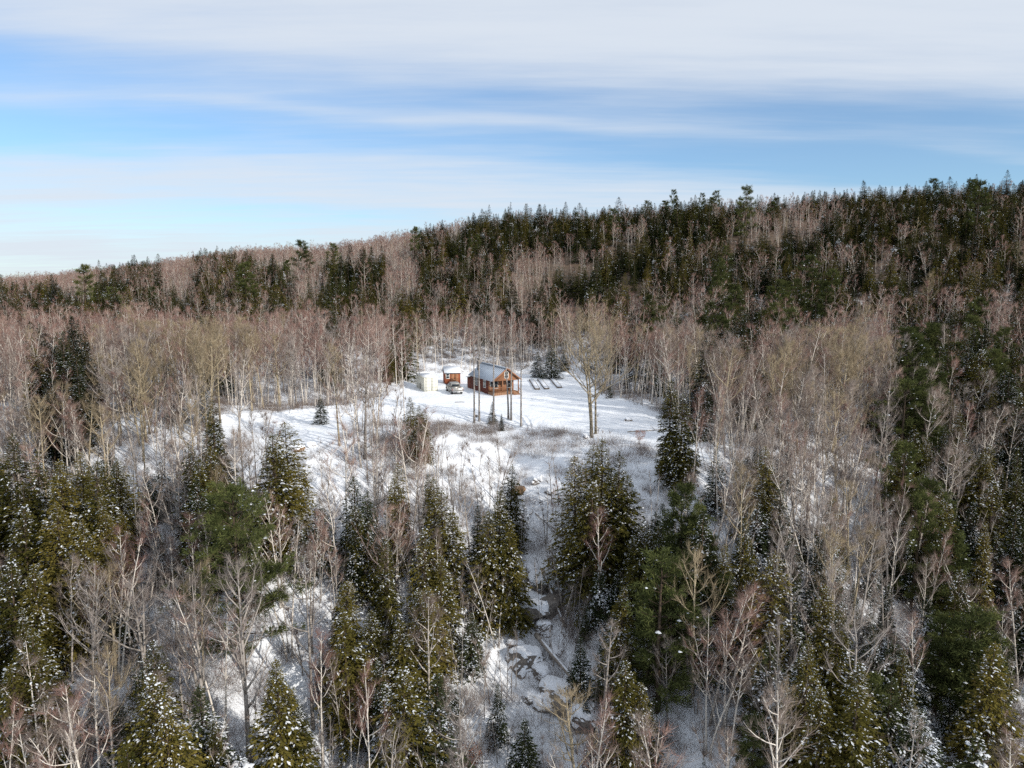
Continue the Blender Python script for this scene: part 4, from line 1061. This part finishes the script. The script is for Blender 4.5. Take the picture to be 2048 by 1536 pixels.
def build_heroes():
    # slim trees in a row on the bank in front of the cabin
    labs = ['slim tall grey tree in front of the cabin side, first from the pickup', 'slim tall grey tree in front of the cabin side, second from the pickup', 'slim forked grey tree in front of the porch corner',
            'dark slim trunk in front of the porch, the left stem of a close pair'.replace('the left stem', 'the leaning stem'), 'dark slim trunk in front of the porch, the upright stem of a close pair', 'tall straight grey trunk standing beside the porch end towards the planting frames']
    for i, (px, py, top, kw) in enumerate([(948.5, 846, 628, {}), (958.5, 843, 625, {}), (987, 850, 610, dict(stems=1)), (1017, 838, 640, dict(lean=.8)), (1022, 841, 600, {}), (1042, 853, 640, {})]):
        X, Y = ground_at(px, py); H = float((py - top) / FPX * Y * 1.02)
        a = dict(spread=.34, start=.5, nprim=12, ntwig=420, tw=.017, tl=.6, sub=4); a.update(kw)
        v = Variant('front_maple', bare_tree(700 + i, H, .135, **a), ('grey_bark', 'grey_twig'), 'slim', H)
        hero('maple', v, px, py, H, labs[i], by='base', gap=3.0, group='slim trees in front of the cabin')
    # three-stemmed wide crowned tree on the bank
    X, Y = ground_at(1194, 872); H = (872 - 632) / FPX * Y * 1.03
    v = Variant('clump_aspen', bare_tree(731, H, .20, spread=.95, start=.28, nprim=16, ntwig=1500, tw=.017, tl=.8, sub=8, stems=3, ascend=.5, gap=.75), ('pale_bark', 'tan_twig'), 'three-stemmed', H)
    hero('aspen', v, 1194, 872, H, 'tall three-stemmed tan aspen with wide crown on the bank past the cabin', by='base', gap=3.5)
    # big pine
    v = Variant('big_pine', pine(741, 16, 5.2, nwh=15, tufts=15, needles=26, nl=.42, nw=.05, base=.16, snow=60, shape=.62), ('dark_bark', 'pine', 'clump_snow'), 'big', 16)
    hero('pine', v, 470, 975, 16, 'biggest bushy green pine, standing downhill of the snowy track', by='top', gap=3.5)
    # large bare trees at the foot of the slope
    v = Variant('big_maple', bare_tree(751, 16, .2, spread=.6, start=.28, nprim=30, ntwig=1900, tw=.014, tl=.7, sub=8, stems=1, ascend=.75), ('grey_bark', 'grey_twig'), 'large', 16)
    hero('maple', v, 478, 1125, 16, 'large pale bare maple with thick straight trunk in front of the biggest pine', gap=2.5)
    v = Variant('crooked_maple', bare_tree(752, 14, .15, spread=.5, start=.3, nprim=18, ntwig=800, tw=.016, tl=.6, sub=6, wob=1.0, lean=2.0), ('grey_bark', 'grey_twig'), 'crooked', 14)
    hero('maple', v, 395, 1165, 14, 'crooked pale bare maple leaning beside the large thick-trunked maple', gap=2.0)
    v = Variant('side_maple', bare_tree(753, 14.5, .14, spread=.55, start=.25, nprim=18, ntwig=800, tw=.016, tl=.6, sub=6, ascend=.35), ('grey_bark', 'grey_twig'), 'straight', 14.5)
    hero('maple', v, 612, 1110, 14.5, 'straight bare maple with level side branches at the foot of the slope', gap=2.0)
    v = Variant('fan_maple', bare_tree(754, 12, .13, spread=.72, start=.42, nprim=17, ntwig=900, tw=.018, tl=.6, sub=6, ascend=.6, stems=2), ('grey_bark', 'grey_twig'), 'fan', 12)
    hero('maple', v, 155, 1155, 12, 'bare fan-crowned two-stemmed maple in front of the olive hemlock clump', gap=2.0)
    v = Variant('pale_birch', bare_tree(755, 10.5, .12, spread=.62, start=.35, nprim=16, ntwig=900, tw=.017, tl=.65, sub=6, ascend=.6, stems=2), ('birch_bark', 'red_twig'), 'two', 10.5)
    hero('birch', v, 556, 1000, 10.5, 'white-limbed birch with rust-red twig crown beside the biggest pine', gap=2.0)
    v = Variant('sprawling_maple', bare_tree(756, 12, .12, spread=.7, start=.3, nprim=17, ntwig=1000, tw=.017, tl=.7, sub=6, ascend=.55), ('grey_bark', 'red_twig'), 'sprawling', 12)
    hero('maple', v, 775, 1015, 12, 'sprawling bare maple with mauve twigs among the gully firs', gap=2.0)
    for px, py, H, k in ((430, 655, 13, 1), (255, 620, 13, 0), (275, 745, 11, 2), (75, 800, 12, 0), (1340, 660, 12, 0), (1730, 640, 13, 0), (1660, 690, 12, 1), (1400, 660, 12, 2), (1860, 545, 13, 1), (1690, 690, 12.5, 3)):
        hero('aspen', k, px, py, H, None, gap=1.5)
    # conifers: (variant, x, y of the tip, height, crown width factor)
    for v, px, py, H, s in ((0, 22, 868, 15, 1.1), (3, 70, 905, 14, 1.1), (1, 118, 918, 15, 1.1), (0, 160, 902, 13, 1.0), (4, 190, 925, 14, 1.1), (2, 45, 1010, 13, 1.0), (0, 110, 1005, 13, 1.15), (3, 165, 1040, 12, 1.1),
                            (2, 20, 1120, 12, 1.0), (1, 70, 1130, 11, 1.2), (0, 60, 1260, 12, 1.2), (4, 25, 1330, 11, 1.2), (2, 305, 1352, 12, 1.05), (1, 552, 1322, 12, 1.25), (0, 590, 1400, 9, 1.1),
                            (0, 425, 800, 13, .95), (3, 378, 888, 12, .95), (1, 545, 866, 13, 1.35), (4, 578, 930, 10, 1.1), (2, 820, 796, 8.0, .85), (4, 848, 820, 6.5, 1.1), (0, 838, 812, 6.0, 1.2), (2, 795, 925, 9, .8), (1, 858, 950, 9, 1.0), (0, 1000, 980, 13, 1.0), (4, 1020, 1040, 11, 1.1),
                            (2, 1150, 912, 13, 1.0), (0, 1205, 878, 14.5, 1.1), (3, 1240, 905, 13, 1.1), (2, 1185, 960, 12, 1.1), (1, 1255, 1322, 10.5, 1.25), (4, 1280, 1370, 8, 1.2), (1, 835, 1180, 11, 1.2), (0, 880, 1110, 10, 1.1), (3, 800, 1240, 9.5, 1.2),
                            (4, 690, 1230, 10.5, 1.2), (0, 745, 1225, 9, 1.2), (1, 1345, 760, 11, 1.1), (4, 1365, 790, 10, 1.2), (1, 1665, 983, 9, 1.1), (2, 1290, 1040, 10, 1.0), (1, 1640, 1370, 10, 1.2), (2, 1720, 1330, 10, 1.0), (0, 1450, 1090, 9, 1.0)):
        hero('hemlock', v, px, py, H, None, s, gap=1.4)
    for v, px, py, H, s in ((2, 1560, 978, 8.5, 1.3), (3, 150, 714, 12, 1.25), (0, 92, 748, 11, 1.2), (4, 432, 648, 11, 1.2), (2, 655, 622, 10, 1.2), (2, 1372, 842, 6.2, 1.2), (2, 1640, 1080, 9, 1.2), (0, 545, 505, 13, 1.3), (2, 700, 488, 13, 1.4), (3, 725, 492, 13, 1.2), (0, 742, 495, 12, 1.3),
                            (2, 1395, 1010, 8, 1.2), (3, 850, 525, 11, 1.3), (0, 895, 515, 12, 1.3), (2, 925, 520, 12, 1.3), (4, 975, 515, 12, 1.3), (0, 955, 1010, 8, 1.1)):
        hero('spruce', v, px, py, H, None, s, gap=1.4)
    for v, px, py, H, s in ((1, 1493, 370, 19, 1.0), (1, 1962, 360, 20, .95), (0, 600, 481, 16, 1.1), (1, 828, 453, 15, .9), (2, 490, 525, 15, 1.3), (0, 665, 487, 13, 1.0), (2, 1470, 570, 12.5, 1.3), (0, 1440, 525, 11, 1.1), (2, 1400, 640, 9, 1.2), (0, 1830, 655, 11, 1.1), (2, 1880, 670, 10, 1.2), (0, 1990, 700, 11, 1.1), (3, 1850, 720, 12, 1.1),
                            (0, 1810, 760, 12, 1.2), (2, 1855, 790, 11, 1.2), (2, 1300, 1180, 9, 1.1), (0, 1345, 1205, 8, .9), (2, 1845, 965, 9, 1.1), (2, 1890, 985, 8, 1.2), (2, 1905, 1060, 10, 1.1), (0, 1560, 560, 11, 1.0), (3, 1600, 560, 11, 1.0), (2, 1525, 640, 11, 1.1), (1, 1740, 1350, 8, 1.0), (2, 1510, 1435, 6.5, 1.1), (2, 1380, 1045, 8, 1.1), (2, 1450, 1150, 7, 1.2), (0, 1970, 1300, 9, 1.0), (2, 2020, 760, 10, 1.2)):
        hero('pine', v, px, py, H, None, s, gap=1.4)
    for v, px, py, H, s, lab in ((0, 1103, 676, 8.2, 1.1, 'snow-covered fir at the clearing edge behind the planting frames'), (2, 1076, 704, 5.2, 1.3, 'low snow-laden fir beside the taller fir behind the planting frames'), (1, 1128, 700, 4.5, 1.2, None),
                                 (0, 710, 955, 8, 1.2, None), (3, 735, 985, 8, 1.1, None), (2, 640, 1000, 7, 1.1, None), (0, 1545, 1290, 8, 1.3, None), (2, 1600, 1320, 7, 1.3, None), (2, 1840, 1420, 8, 1.3, None), (0, 1780, 1360, 8, 1.2, None), (2, 780, 1390, 8, 1.1, None), (0, 870, 1350, 9, 1.2, None), (0, 400, 1370, 8, 1.1, None), (1, 1050, 1440, 6, 1.2, None),
                                 (4, 320, 925, 5.5, 1.3, None), (4, 295, 935, 4.5, 1.2, None), (3, 640, 790, 4, 1.2, None)):
        hero('fir', v, px, py, H, lab, s, gap=1.4)
    for k, (px, py, H) in enumerate(((790, 850, 7), (805, 870, 8), (828, 838, 7.5), (842, 862, 8), (858, 850, 7), (872, 868, 7.5), (775, 875, 6.5), (850, 885, 7), (738, 800, 6.5), (752, 812, 6))):
        hero('birch', (0, 3, 1, 4, 5, 0, 2, 3, 5, 4)[k], px, py, H, None, .8, gap=.5)
    # little spruces and the russet shrub
    hero('spruce', 2, 985, 848, 3.2, 'knee-high brownish spruce at the foot of the slim trees in front of the cabin'.replace('knee-high', 'little'), 1.2, by='base', gap=.8)
    hero('spruce', 1, 1003, 862, 2.4, 'tiny dark spruce on the brushy bank below the porch', 1.3, by='base', gap=.8)
    X, Y = solve_top(938, 1492, 2.6)
    v = Variant('russet_shrub', leafy(771, 2.6, 1.3, 700), ('grey_bark', 'russet'), 'russet', 2.6, ('stem', 'leaves'))
    o = thing('beech_shrub', 'rust-orange shrub that kept its dead leaves at the foot of the gully', 'shrub', (X, Y, ground_z(X, Y)))
    for pn, me in v.parts: child(pn, me, [], o)
    for px, py, H, lab in ((1660, 1165, 3.0, 'low russet-leaved shrub among the firs across the gully'), (1280, 858, 1.8, 'small russet shrub on the snow past the three-stemmed tree'), (365, 935, 2.2, 'russet shrub by the young firs downhill of the track')):
        X, Y = solve_top(px, py, H); o = thing('beech_shrub', lab, 'shrub', (X, Y, ground_z(X, Y))); o.scale = (H / 2.6,) * 3
        for pn, me in v.parts: child(pn, me, [], o)


build_heroes()
for ph, px, py in (('the log cabin', 985, 790), ('the small red shed', 903, 768), ('the white container', 845, 782), ('the pickup truck', 905, 788), ('the planting frames', 1085, 768), ('the three-stemmed aspen', 1194, 872),
                   ('the bare brown boulder', 1040, 982), ('the flat-topped slab', 1092, 1172), ('the long snowy ledge', 1140, 1400), ('the steep snow-capped boulder', 1066, 1222), ('the bend of the track', 600, 898), ('the snowy track', 480, 852),
                   ('the snow-covered clearing fir', 1103, 745), ('the end of the clearing bank', 1390, 915), ('the fan-crowned maple', 150, 1400), ('the straight side-branched maple', 620, 1430), ('the large thick-trunked maple', 485, 1490), ('the snow-capped boulder among firs', 893, 1158)):
    mark(ph, *ground_at(px, py))
for ph, px, py, H in (('the biggest pine', 470, 975, 16), ('the tall skyline pine past the clearing', 1493, 370, 19), ('the tallest ridge pine', 1962, 360, 20), ('the lone pine on the low skyline', 600, 481, 16), ('the skyline pine above the shed', 828, 453, 15),
                      ('the broad spruce across the gully', 1560, 978, 8.5), ('the olive clump below the track', 118, 918, 15), ('the russet shrub across the gully', 1660, 1165, 3), ('the rust-orange gully shrub', 938, 1492, 2.6), ('the big soft pine above the frames', 1470, 570, 12.5),
                      ('the layered pine stand past the aspens', 1850, 720, 12), ('the heavily snowed fir across the gully', 1545, 1290, 8), ('the dark spruces past the track', 150, 714, 12), ('the lone tan aspen above the track', 430, 655, 13), ('the spruce trio below the skyline', 725, 492, 13)):
    mark(ph, *solve_top(px, py, H))

# ------------------------------------------------------------------ the wood: which kinds grow where
# one number per 64 px of the photograph (where the middle of a crown shows), rows from y = 384 down
GRID = [  # 0 open snow, 1 birch, 2 aspen, 3 mixed bare, 4 spruce, 5 hemlock, 6 pine, 7 birch with conifers, 8 snowy firs, 9 saplings, 10 grey brush
    [1, 1, 1, 1, 1, 1, 1, 1, 1, 1, 1, 1, 1, 7, 4, 4, 4, 4, 4, 4, 4, 4, 4, 4, 4, 4, 4, 4, 4, 4, 4, 4],
    [1, 1, 1, 1, 1, 1, 1, 1, 1, 1, 1, 1, 1, 7, 4, 4, 4, 4, 4, 4, 4, 4, 4, 4, 4, 4, 4, 4, 4, 4, 4, 4],
    [1, 1, 1, 7, 7, 1, 7, 7, 4, 1, 4, 4, 1, 7, 7, 7, 1, 4, 4, 4, 7, 7, 4, 7, 4, 7, 4, 4, 4, 7, 7, 4],
    [7, 4, 4, 4, 4, 7, 7, 7, 7, 7, 4, 7, 7, 7, 4, 7, 7, 7, 4, 4, 7, 4, 6, 4, 6, 6, 7, 4, 4, 7, 4, 7],
    [1, 1, 1, 1, 1, 1, 7, 1, 1, 1, 7, 1, 7, 1, 1, 1, 1, 1, 2, 7, 6, 7, 6, 4, 6, 7, 3, 2, 7, 4, 6, 7],
    [1, 4, 4, 1, 2, 2, 2, 2, 1, 1, 1, 1, 1, 0, 0, 0, 0, 0, 2, 2, 3, 3, 7, 7, 3, 2, 2, 3, 6, 6, 4, 6],
    [3, 4, 4, 2, 2, 2, 2, 3, 3, 3, 3, 3, 10, 0, 0, 0, 0, 0, 10, 10, 3, 3, 3, 3, 2, 2, 2, 3, 6, 6, 8, 7],
    [3, 2, 1, 3, 1, 1, 5, 1, 9, 9, 9, 9, 1, 0, 0, 0, 0, 0, 10, 9, 9, 3, 3, 3, 3, 3, 3, 3, 6, 7, 8, 4],
    [5, 5, 5, 1, 3, 3, 5, 3, 5, 0, 0, 9, 1, 9, 9, 9, 0, 9, 5, 9, 10, 3, 3, 3, 3, 3, 3, 3, 8, 8, 4, 4],
    [5, 5, 5, 5, 9, 3, 5, 3, 5, 0, 8, 8, 5, 9, 8, 5, 0, 9, 5, 5, 8, 3, 3, 5, 3, 3, 3, 8, 6, 8, 4, 4],
    [5, 5, 5, 5, 9, 9, 6, 6, 3, 8, 8, 5, 3, 8, 9, 5, 0, 9, 5, 5, 8, 8, 8, 3, 5, 3, 3, 8, 6, 8, 4, 4],
    [5, 5, 5, 5, 9, 9, 6, 6, 6, 8, 9, 5, 3, 8, 9, 5, 0, 9, 8, 5, 8, 6, 6, 8, 5, 3, 3, 8, 6, 8, 4, 4],
    [5, 5, 5, 3, 9, 9, 6, 6, 3, 3, 5, 5, 5, 8, 9, 9, 0, 9, 8, 5, 5, 6, 8, 3, 8, 3, 3, 8, 6, 8, 4, 4],
    [5, 5, 3, 3, 9, 9, 3, 3, 5, 3, 5, 5, 5, 8, 9, 9, 0, 9, 3, 5, 6, 3, 3, 8, 8, 8, 8, 8, 8, 6, 7, 8],
    [5, 5, 3, 9, 3, 3, 3, 3, 5, 3, 5, 5, 8, 8, 9, 9, 0, 9, 9, 5, 9, 9, 3, 8, 8, 8, 8, 8, 6, 6, 6, 6],
    [5, 5, 3, 9, 5, 5, 8, 3, 5, 3, 8, 8, 8, 8, 9, 9, 0, 9, 3, 5, 5, 0, 3, 8, 3, 5, 6, 8, 8, 8, 6, 3],
    [5, 5, 3, 3, 5, 5, 8, 8, 5, 5, 9, 8, 8, 8, 9, 9, 0, 9, 9, 5, 5, 0, 8, 6, 3, 5, 5, 8, 8, 8, 8, 8],
    [5, 3, 3, 5, 5, 5, 8, 8, 5, 5, 9, 8, 8, 8, 8, 9, 8, 9, 3, 5, 5, 0, 8, 6, 8, 5, 5, 8, 8, 8, 8, 8]]
MIX = {  # kind: chance; then stems per square metre near the camera and far off
    1: ([('birch', .68), ('maple', .10), ('aspen', .04), ('sapling', .18)], .22, .165), 2: ([('aspen', .42), ('birch', .38), ('maple', .13), ('fir', .07)], .17, .13),
    3: ([('birch', .38), ('maple', .11), ('aspen', .08), ('fir', .09), ('sapling', .34)], .30, .14), 4: ([('spruce', .56), ('hemlock', .24), ('pine', .01), ('birch', .11), ('fir', .08)], .12, .078),
    5: ([('hemlock', .34), ('fir', .16), ('birch', .10), ('sapling', .40)], .19, .09), 6: ([('pine', .36), ('hemlock', .10), ('birch', .28), ('spruce', .08), ('fir', .18)], .13, .08),
    7: ([('birch', .44), ('spruce', .30), ('hemlock', .18), ('maple', .08)], .14, .10), 8: ([('fir', .43), ('hemlock', .10), ('birch', .12), ('maple', .06), ('sapling', .29)], .34, .14),
    9: ([('sapling', .76), ('birch', .13), ('fir', .07), ('maple', .03)], .50, .14), 10: ([('maple', .2), ('sapling', .8)], .16, .12), 0: ([('sapling', .9), ('fir', .1)], .10, .01)}
HGT = {'birch': (8, 12.5), 'aspen': (9, 13), 'maple': (7.5, 12.5), 'hemlock': (7, 12), 'spruce': (8, 14), 'pine': (8, 13), 'fir': (2.5, 7.5), 'sapling': (3.0, 9.0)}


def scatter():
    """(kind, X, Y, H, variant, rot, lean x, lean y, D) for every tree of the wood"""
    rng = np.random.default_rng(77); step = 1.75; out = []
    ys = np.arange(40, 640, step); PX, PY = [], []
    for y in ys:
        hw = .80 * y + 10; n = int(2 * hw / step); PX.append(-hw + (np.arange(n) + rng.uniform(0, 1, n)) * step); PY.append(y + rng.uniform(0, step, n))
    X = np.concatenate(PX); Y = np.concatenate(PY)
    Z = terrain(X, Y); keep = clear_mask(X, Y) < .2
    # hidden behind the crest
    px, py, w = project(X, Y, Z + 13)
    crest = np.full(420, 1e9); col = np.clip(((px + 400) / 7).astype(int), 0, 419); order = np.argsort(Y); vis = np.zeros(len(X), bool)
    base_py = project(X, Y, Z)[1]
    ridge = np.full(420, 1e9)
    for i in order:
        c = col[i]; vis[i] = py[i] < ridge[c] + 1
        if base_py[i] < ridge[c]: ridge[c] = base_py[i]
    keep &= vis
    clumpy = vnoise(X / 13, Y / 19, 91) + .5 * vnoise(X / 6, Y / 8, 92)
    for i in np.nonzero(keep)[0]:
        x, y, z = X[i], Y[i], Z[i]
        u, v, w_ = project(x, y, z + 6.5)
        r = int(np.clip((v - 384) // 64, 0, 17)); c = int(np.clip(u // 64, 0, 31)); ch = GRID[r][c]
        mix, dn, df = MIX[ch]; dens = dn if y < 125 else df
        if rng.random() > dens * step * step: continue
        a = rng.random(); acc = 0
        if y > 150 and ch == 4 and clumpy[i] < -.15: mix = MIX[1][0]
        for k, p in mix:
            acc += p
            if a < acc: break
        if k == 'sapling' or k == 'fir':                       # low plants: look up again where they really show
            u, v, w_ = project(x, y, z + 2.5); r = int(np.clip((v - 384) // 64, 0, 17)); c = int(np.clip(u // 64, 0, 31))
            if GRID[r][c] == 0 and rng.random() < (.9 if y > 80 else .3): continue
        lo, hi = HGT[k]; H = lo + (hi - lo) * rng.random() ** .8
        if y > 150 and k in ('spruce', 'hemlock', 'pine'): H = rng.uniform(5.5, 10.5) * (1.25 if k == 'pine' else 1.0) * (1.35 if rng.random() < .08 else 1.0)
        if y > 165 and k in ('birch', 'aspen', 'maple'): H *= rng.uniform(.55, .85)
        if ch in (0, 9) and k != 'sapling': H *= .75
        tu, tv, _ = project(x, y, z + H)
        bu, bv, _ = project(x, y, z)
        if 78 < y < 101 and 430 < bu < 1420 and k != 'sapling' and rng.random() < .88: continue      # open bank below the track
        if 78 < y < 101 and 600 < bu < 760 and k == 'sapling' and (rng.random() < .4): continue
        if 815 < tu < 1165 and tv < 800 and 60 < y < 125: continue      # keep the view of the cabin open
        if 1000 < tu < 1140 and tv < 1480 and v > 1000 and k not in ('sapling',): continue
        if 1215 < tu < 1430 and tv < 925 and y < 86 and rng.random() < .8: continue      # the lane past the three-stemmed tree
        if any((x - q[0]) ** 2 + (y - q[1]) ** 2 < q[2] ** 2 for q in TAKEN): continue
        nv = len(LIB[(k, 0)])
        lx = rng.normal(.0, .05); ly = rng.normal(.015 + (.05 if (x > 15 and y < 160) else 0), .045)
        if k in ('spruce', 'hemlock', 'fir', 'pine'): lx *= .4; ly *= .3
        out.append((k, x, y, H, int(rng.integers(nv)), rng.uniform(0, 6.28), lx, ly, float(w_), u, v))
    return out


def mass(name, label, cat, items, lod, kind_tag='stuff'):
    """what nobody could count any more: one object, copies set on its points"""
    srcs = []
    for kk in sorted({i[0] for i in items}): srcs += [(kk, j, v) for j, v in enumerate(LIB[(kk, lod if (kk, lod) in LIB else 0)])]
    index = {(kk, j): n for n, (kk, j, v) in enumerate(srcs)}
    X = np.array([i[1] for i in items]); Y = np.array([i[2] for i in items]); Z = terrain(X, Y)
    me = bpy.data.meshes.new(name); me.vertices.add(len(items)); me.vertices.foreach_set('co', np.stack([X, Y, Z], -1).astype(np.float32).ravel())
    a = me.attributes.new('pick', 'INT', 'POINT'); a.data.foreach_set('value', np.array([index[(i[0], i[4])] for i in items], np.int32))
    a = me.attributes.new('turn', 'FLOAT_VECTOR', 'POINT'); a.data.foreach_set('vector', np.array([(i[6], i[7], i[5]) for i in items], np.float32).ravel())
    sz = np.array([i[3] / srcs[index[(i[0], i[4])]][2].H for i in items]); rw = np.random.default_rng(len(items)).uniform(.75, 1.3, len(items))
    a = me.attributes.new('size', 'FLOAT_VECTOR', 'POINT'); a.data.foreach_set('vector', np.stack([sz * rw, sz * rw, sz], -1).astype(np.float32).ravel())
    o = bpy.data.objects.new(name, me); COL.objects.link(o); o['kind'] = kind_tag; o['label'] = label; o['category'] = cat
    ng = bpy.data.node_groups.new(name + '_nodes', 'GeometryNodeTree')
    ng.interface.new_socket('Geometry', in_out='INPUT', socket_type='NodeSocketGeometry'); ng.interface.new_socket('Geometry', in_out='OUTPUT', socket_type='NodeSocketGeometry')
    N = ng.nodes.new; L = ng.links.new
    gi, go = N('NodeGroupInput'), N('NodeGroupOutput'); jn = N('GeometryNodeJoinGeometry')
    for kk, j, v in reversed(srcs):                           # join puts the last link first
        oi = N('GeometryNodeObjectInfo'); oi.inputs['Object'].default_value = v.joined(); oi.inputs['As Instance'].default_value = True
        L(oi.outputs['Geometry'], jn.inputs[0])
    ip = N('GeometryNodeInstanceOnPoints'); L(gi.outputs[0], ip.inputs['Points']); L(jn.outputs[0], ip.inputs['Instance']); ip.inputs['Pick Instance'].default_value = True

    def attr(nm, ty):
        n = N('GeometryNodeInputNamedAttribute'); n.data_type = ty; n.inputs[0].default_value = nm; return n.outputs[0]
    L(attr('pick', 'INT'), ip.inputs['Instance Index']); L(attr('turn', 'FLOAT_VECTOR'), ip.inputs['Rotation']); L(attr('size', 'FLOAT_VECTOR'), ip.inputs['Scale'])
    L(ip.outputs[0], go.inputs[0])
    m = o.modifiers.new('copies', 'NODES'); m.node_group = ng
    return o


def build_forest():
    items = scatter()
    LIMIT = {'birch': 290, 'aspen': 110, 'maple': 130, 'hemlock': 150, 'spruce': 170, 'pine': 110, 'fir': 170, 'sapling': 280}
    rest = {}
    for k in LIMIT:
        it = [i for i in items if i[0] == k]
        show = [i for i in it if -60 < i[9] < 2108 and 330 < i[10] < 1600]
        show.sort(key=lambda i: -i[3] / i[8])
        chosen = show[:LIMIT[k]]; ids = {id(i) for i in chosen}
        for i in chosen: plant(k, i[1], i[2], i[3], LIB[(k, 0)][i[4]], i[5], (i[6], i[7]), sxy=float(np.interp(math.sin(i[1] * 37.7 + i[2] * 11.3), [-1, 1], [.8, 1.28])))
        rest[k] = [i for i in it if id(i) not in ids]
    print('trees', {k: (len([1 for i in items if i[0] == k]), len(rest[k])) for k in LIMIT})
    mass('birch_woods', 'mass of bare birch wood with reddish twig haze on the hillside', 'birch wood', rest['birch'], 1)
    mass('aspen_woods', 'scattered mass of tan aspens in the hillside wood', 'aspen wood', rest['aspen'], 1)
    mass('maple_woods', 'scattered mass of grey maples in the hillside wood', 'maple wood', rest['maple'], 1)
    mass('conifer_woods', 'mass of dark evergreen wood on the ridge', 'conifer wood', rest['spruce'] + rest['hemlock'] + rest['pine'], 1)
    mass('fir_undergrowth', 'small snow-dusted firs growing under the bare trees', 'undergrowth', rest['fir'], 1)
    # low brush and whips over the snow
    rng = np.random.default_rng(5); br = []
    n = 34000; Y = 45 + rng.random(n) ** 1.05 * 165; X = (rng.random(n) * 2 - 1) * (.74 * Y + 4)
    c = clear_mask(X, Y); bank = np.exp(-((Y - np.interp(X, EDGE_X, EDGE_D) + 5) / 8) ** 2)
    clump = vnoise(X / 5, Y / 5, 51) + .5
    for i in range(n):
        if c[i] > .05: continue
        if rng.random() > (.25 + .6 * clump[i] - .18 * bank[i]): continue
        u, v, w_ = project(X[i], Y[i], 0)
        br.append(('brush', X[i], Y[i], rng.uniform(.4, 1.5) * (1.15 if Y[i] < 100 else 1), int(rng.integers(5)), rng.uniform(0, 6.28), 0., 0., 1., 0, 0))
    mass('brush_undergrowth', 'low leafless brush and twigs sticking out of the snow', 'undergrowth', br + rest['sapling'], 0)
    write_labels()


build_forest()
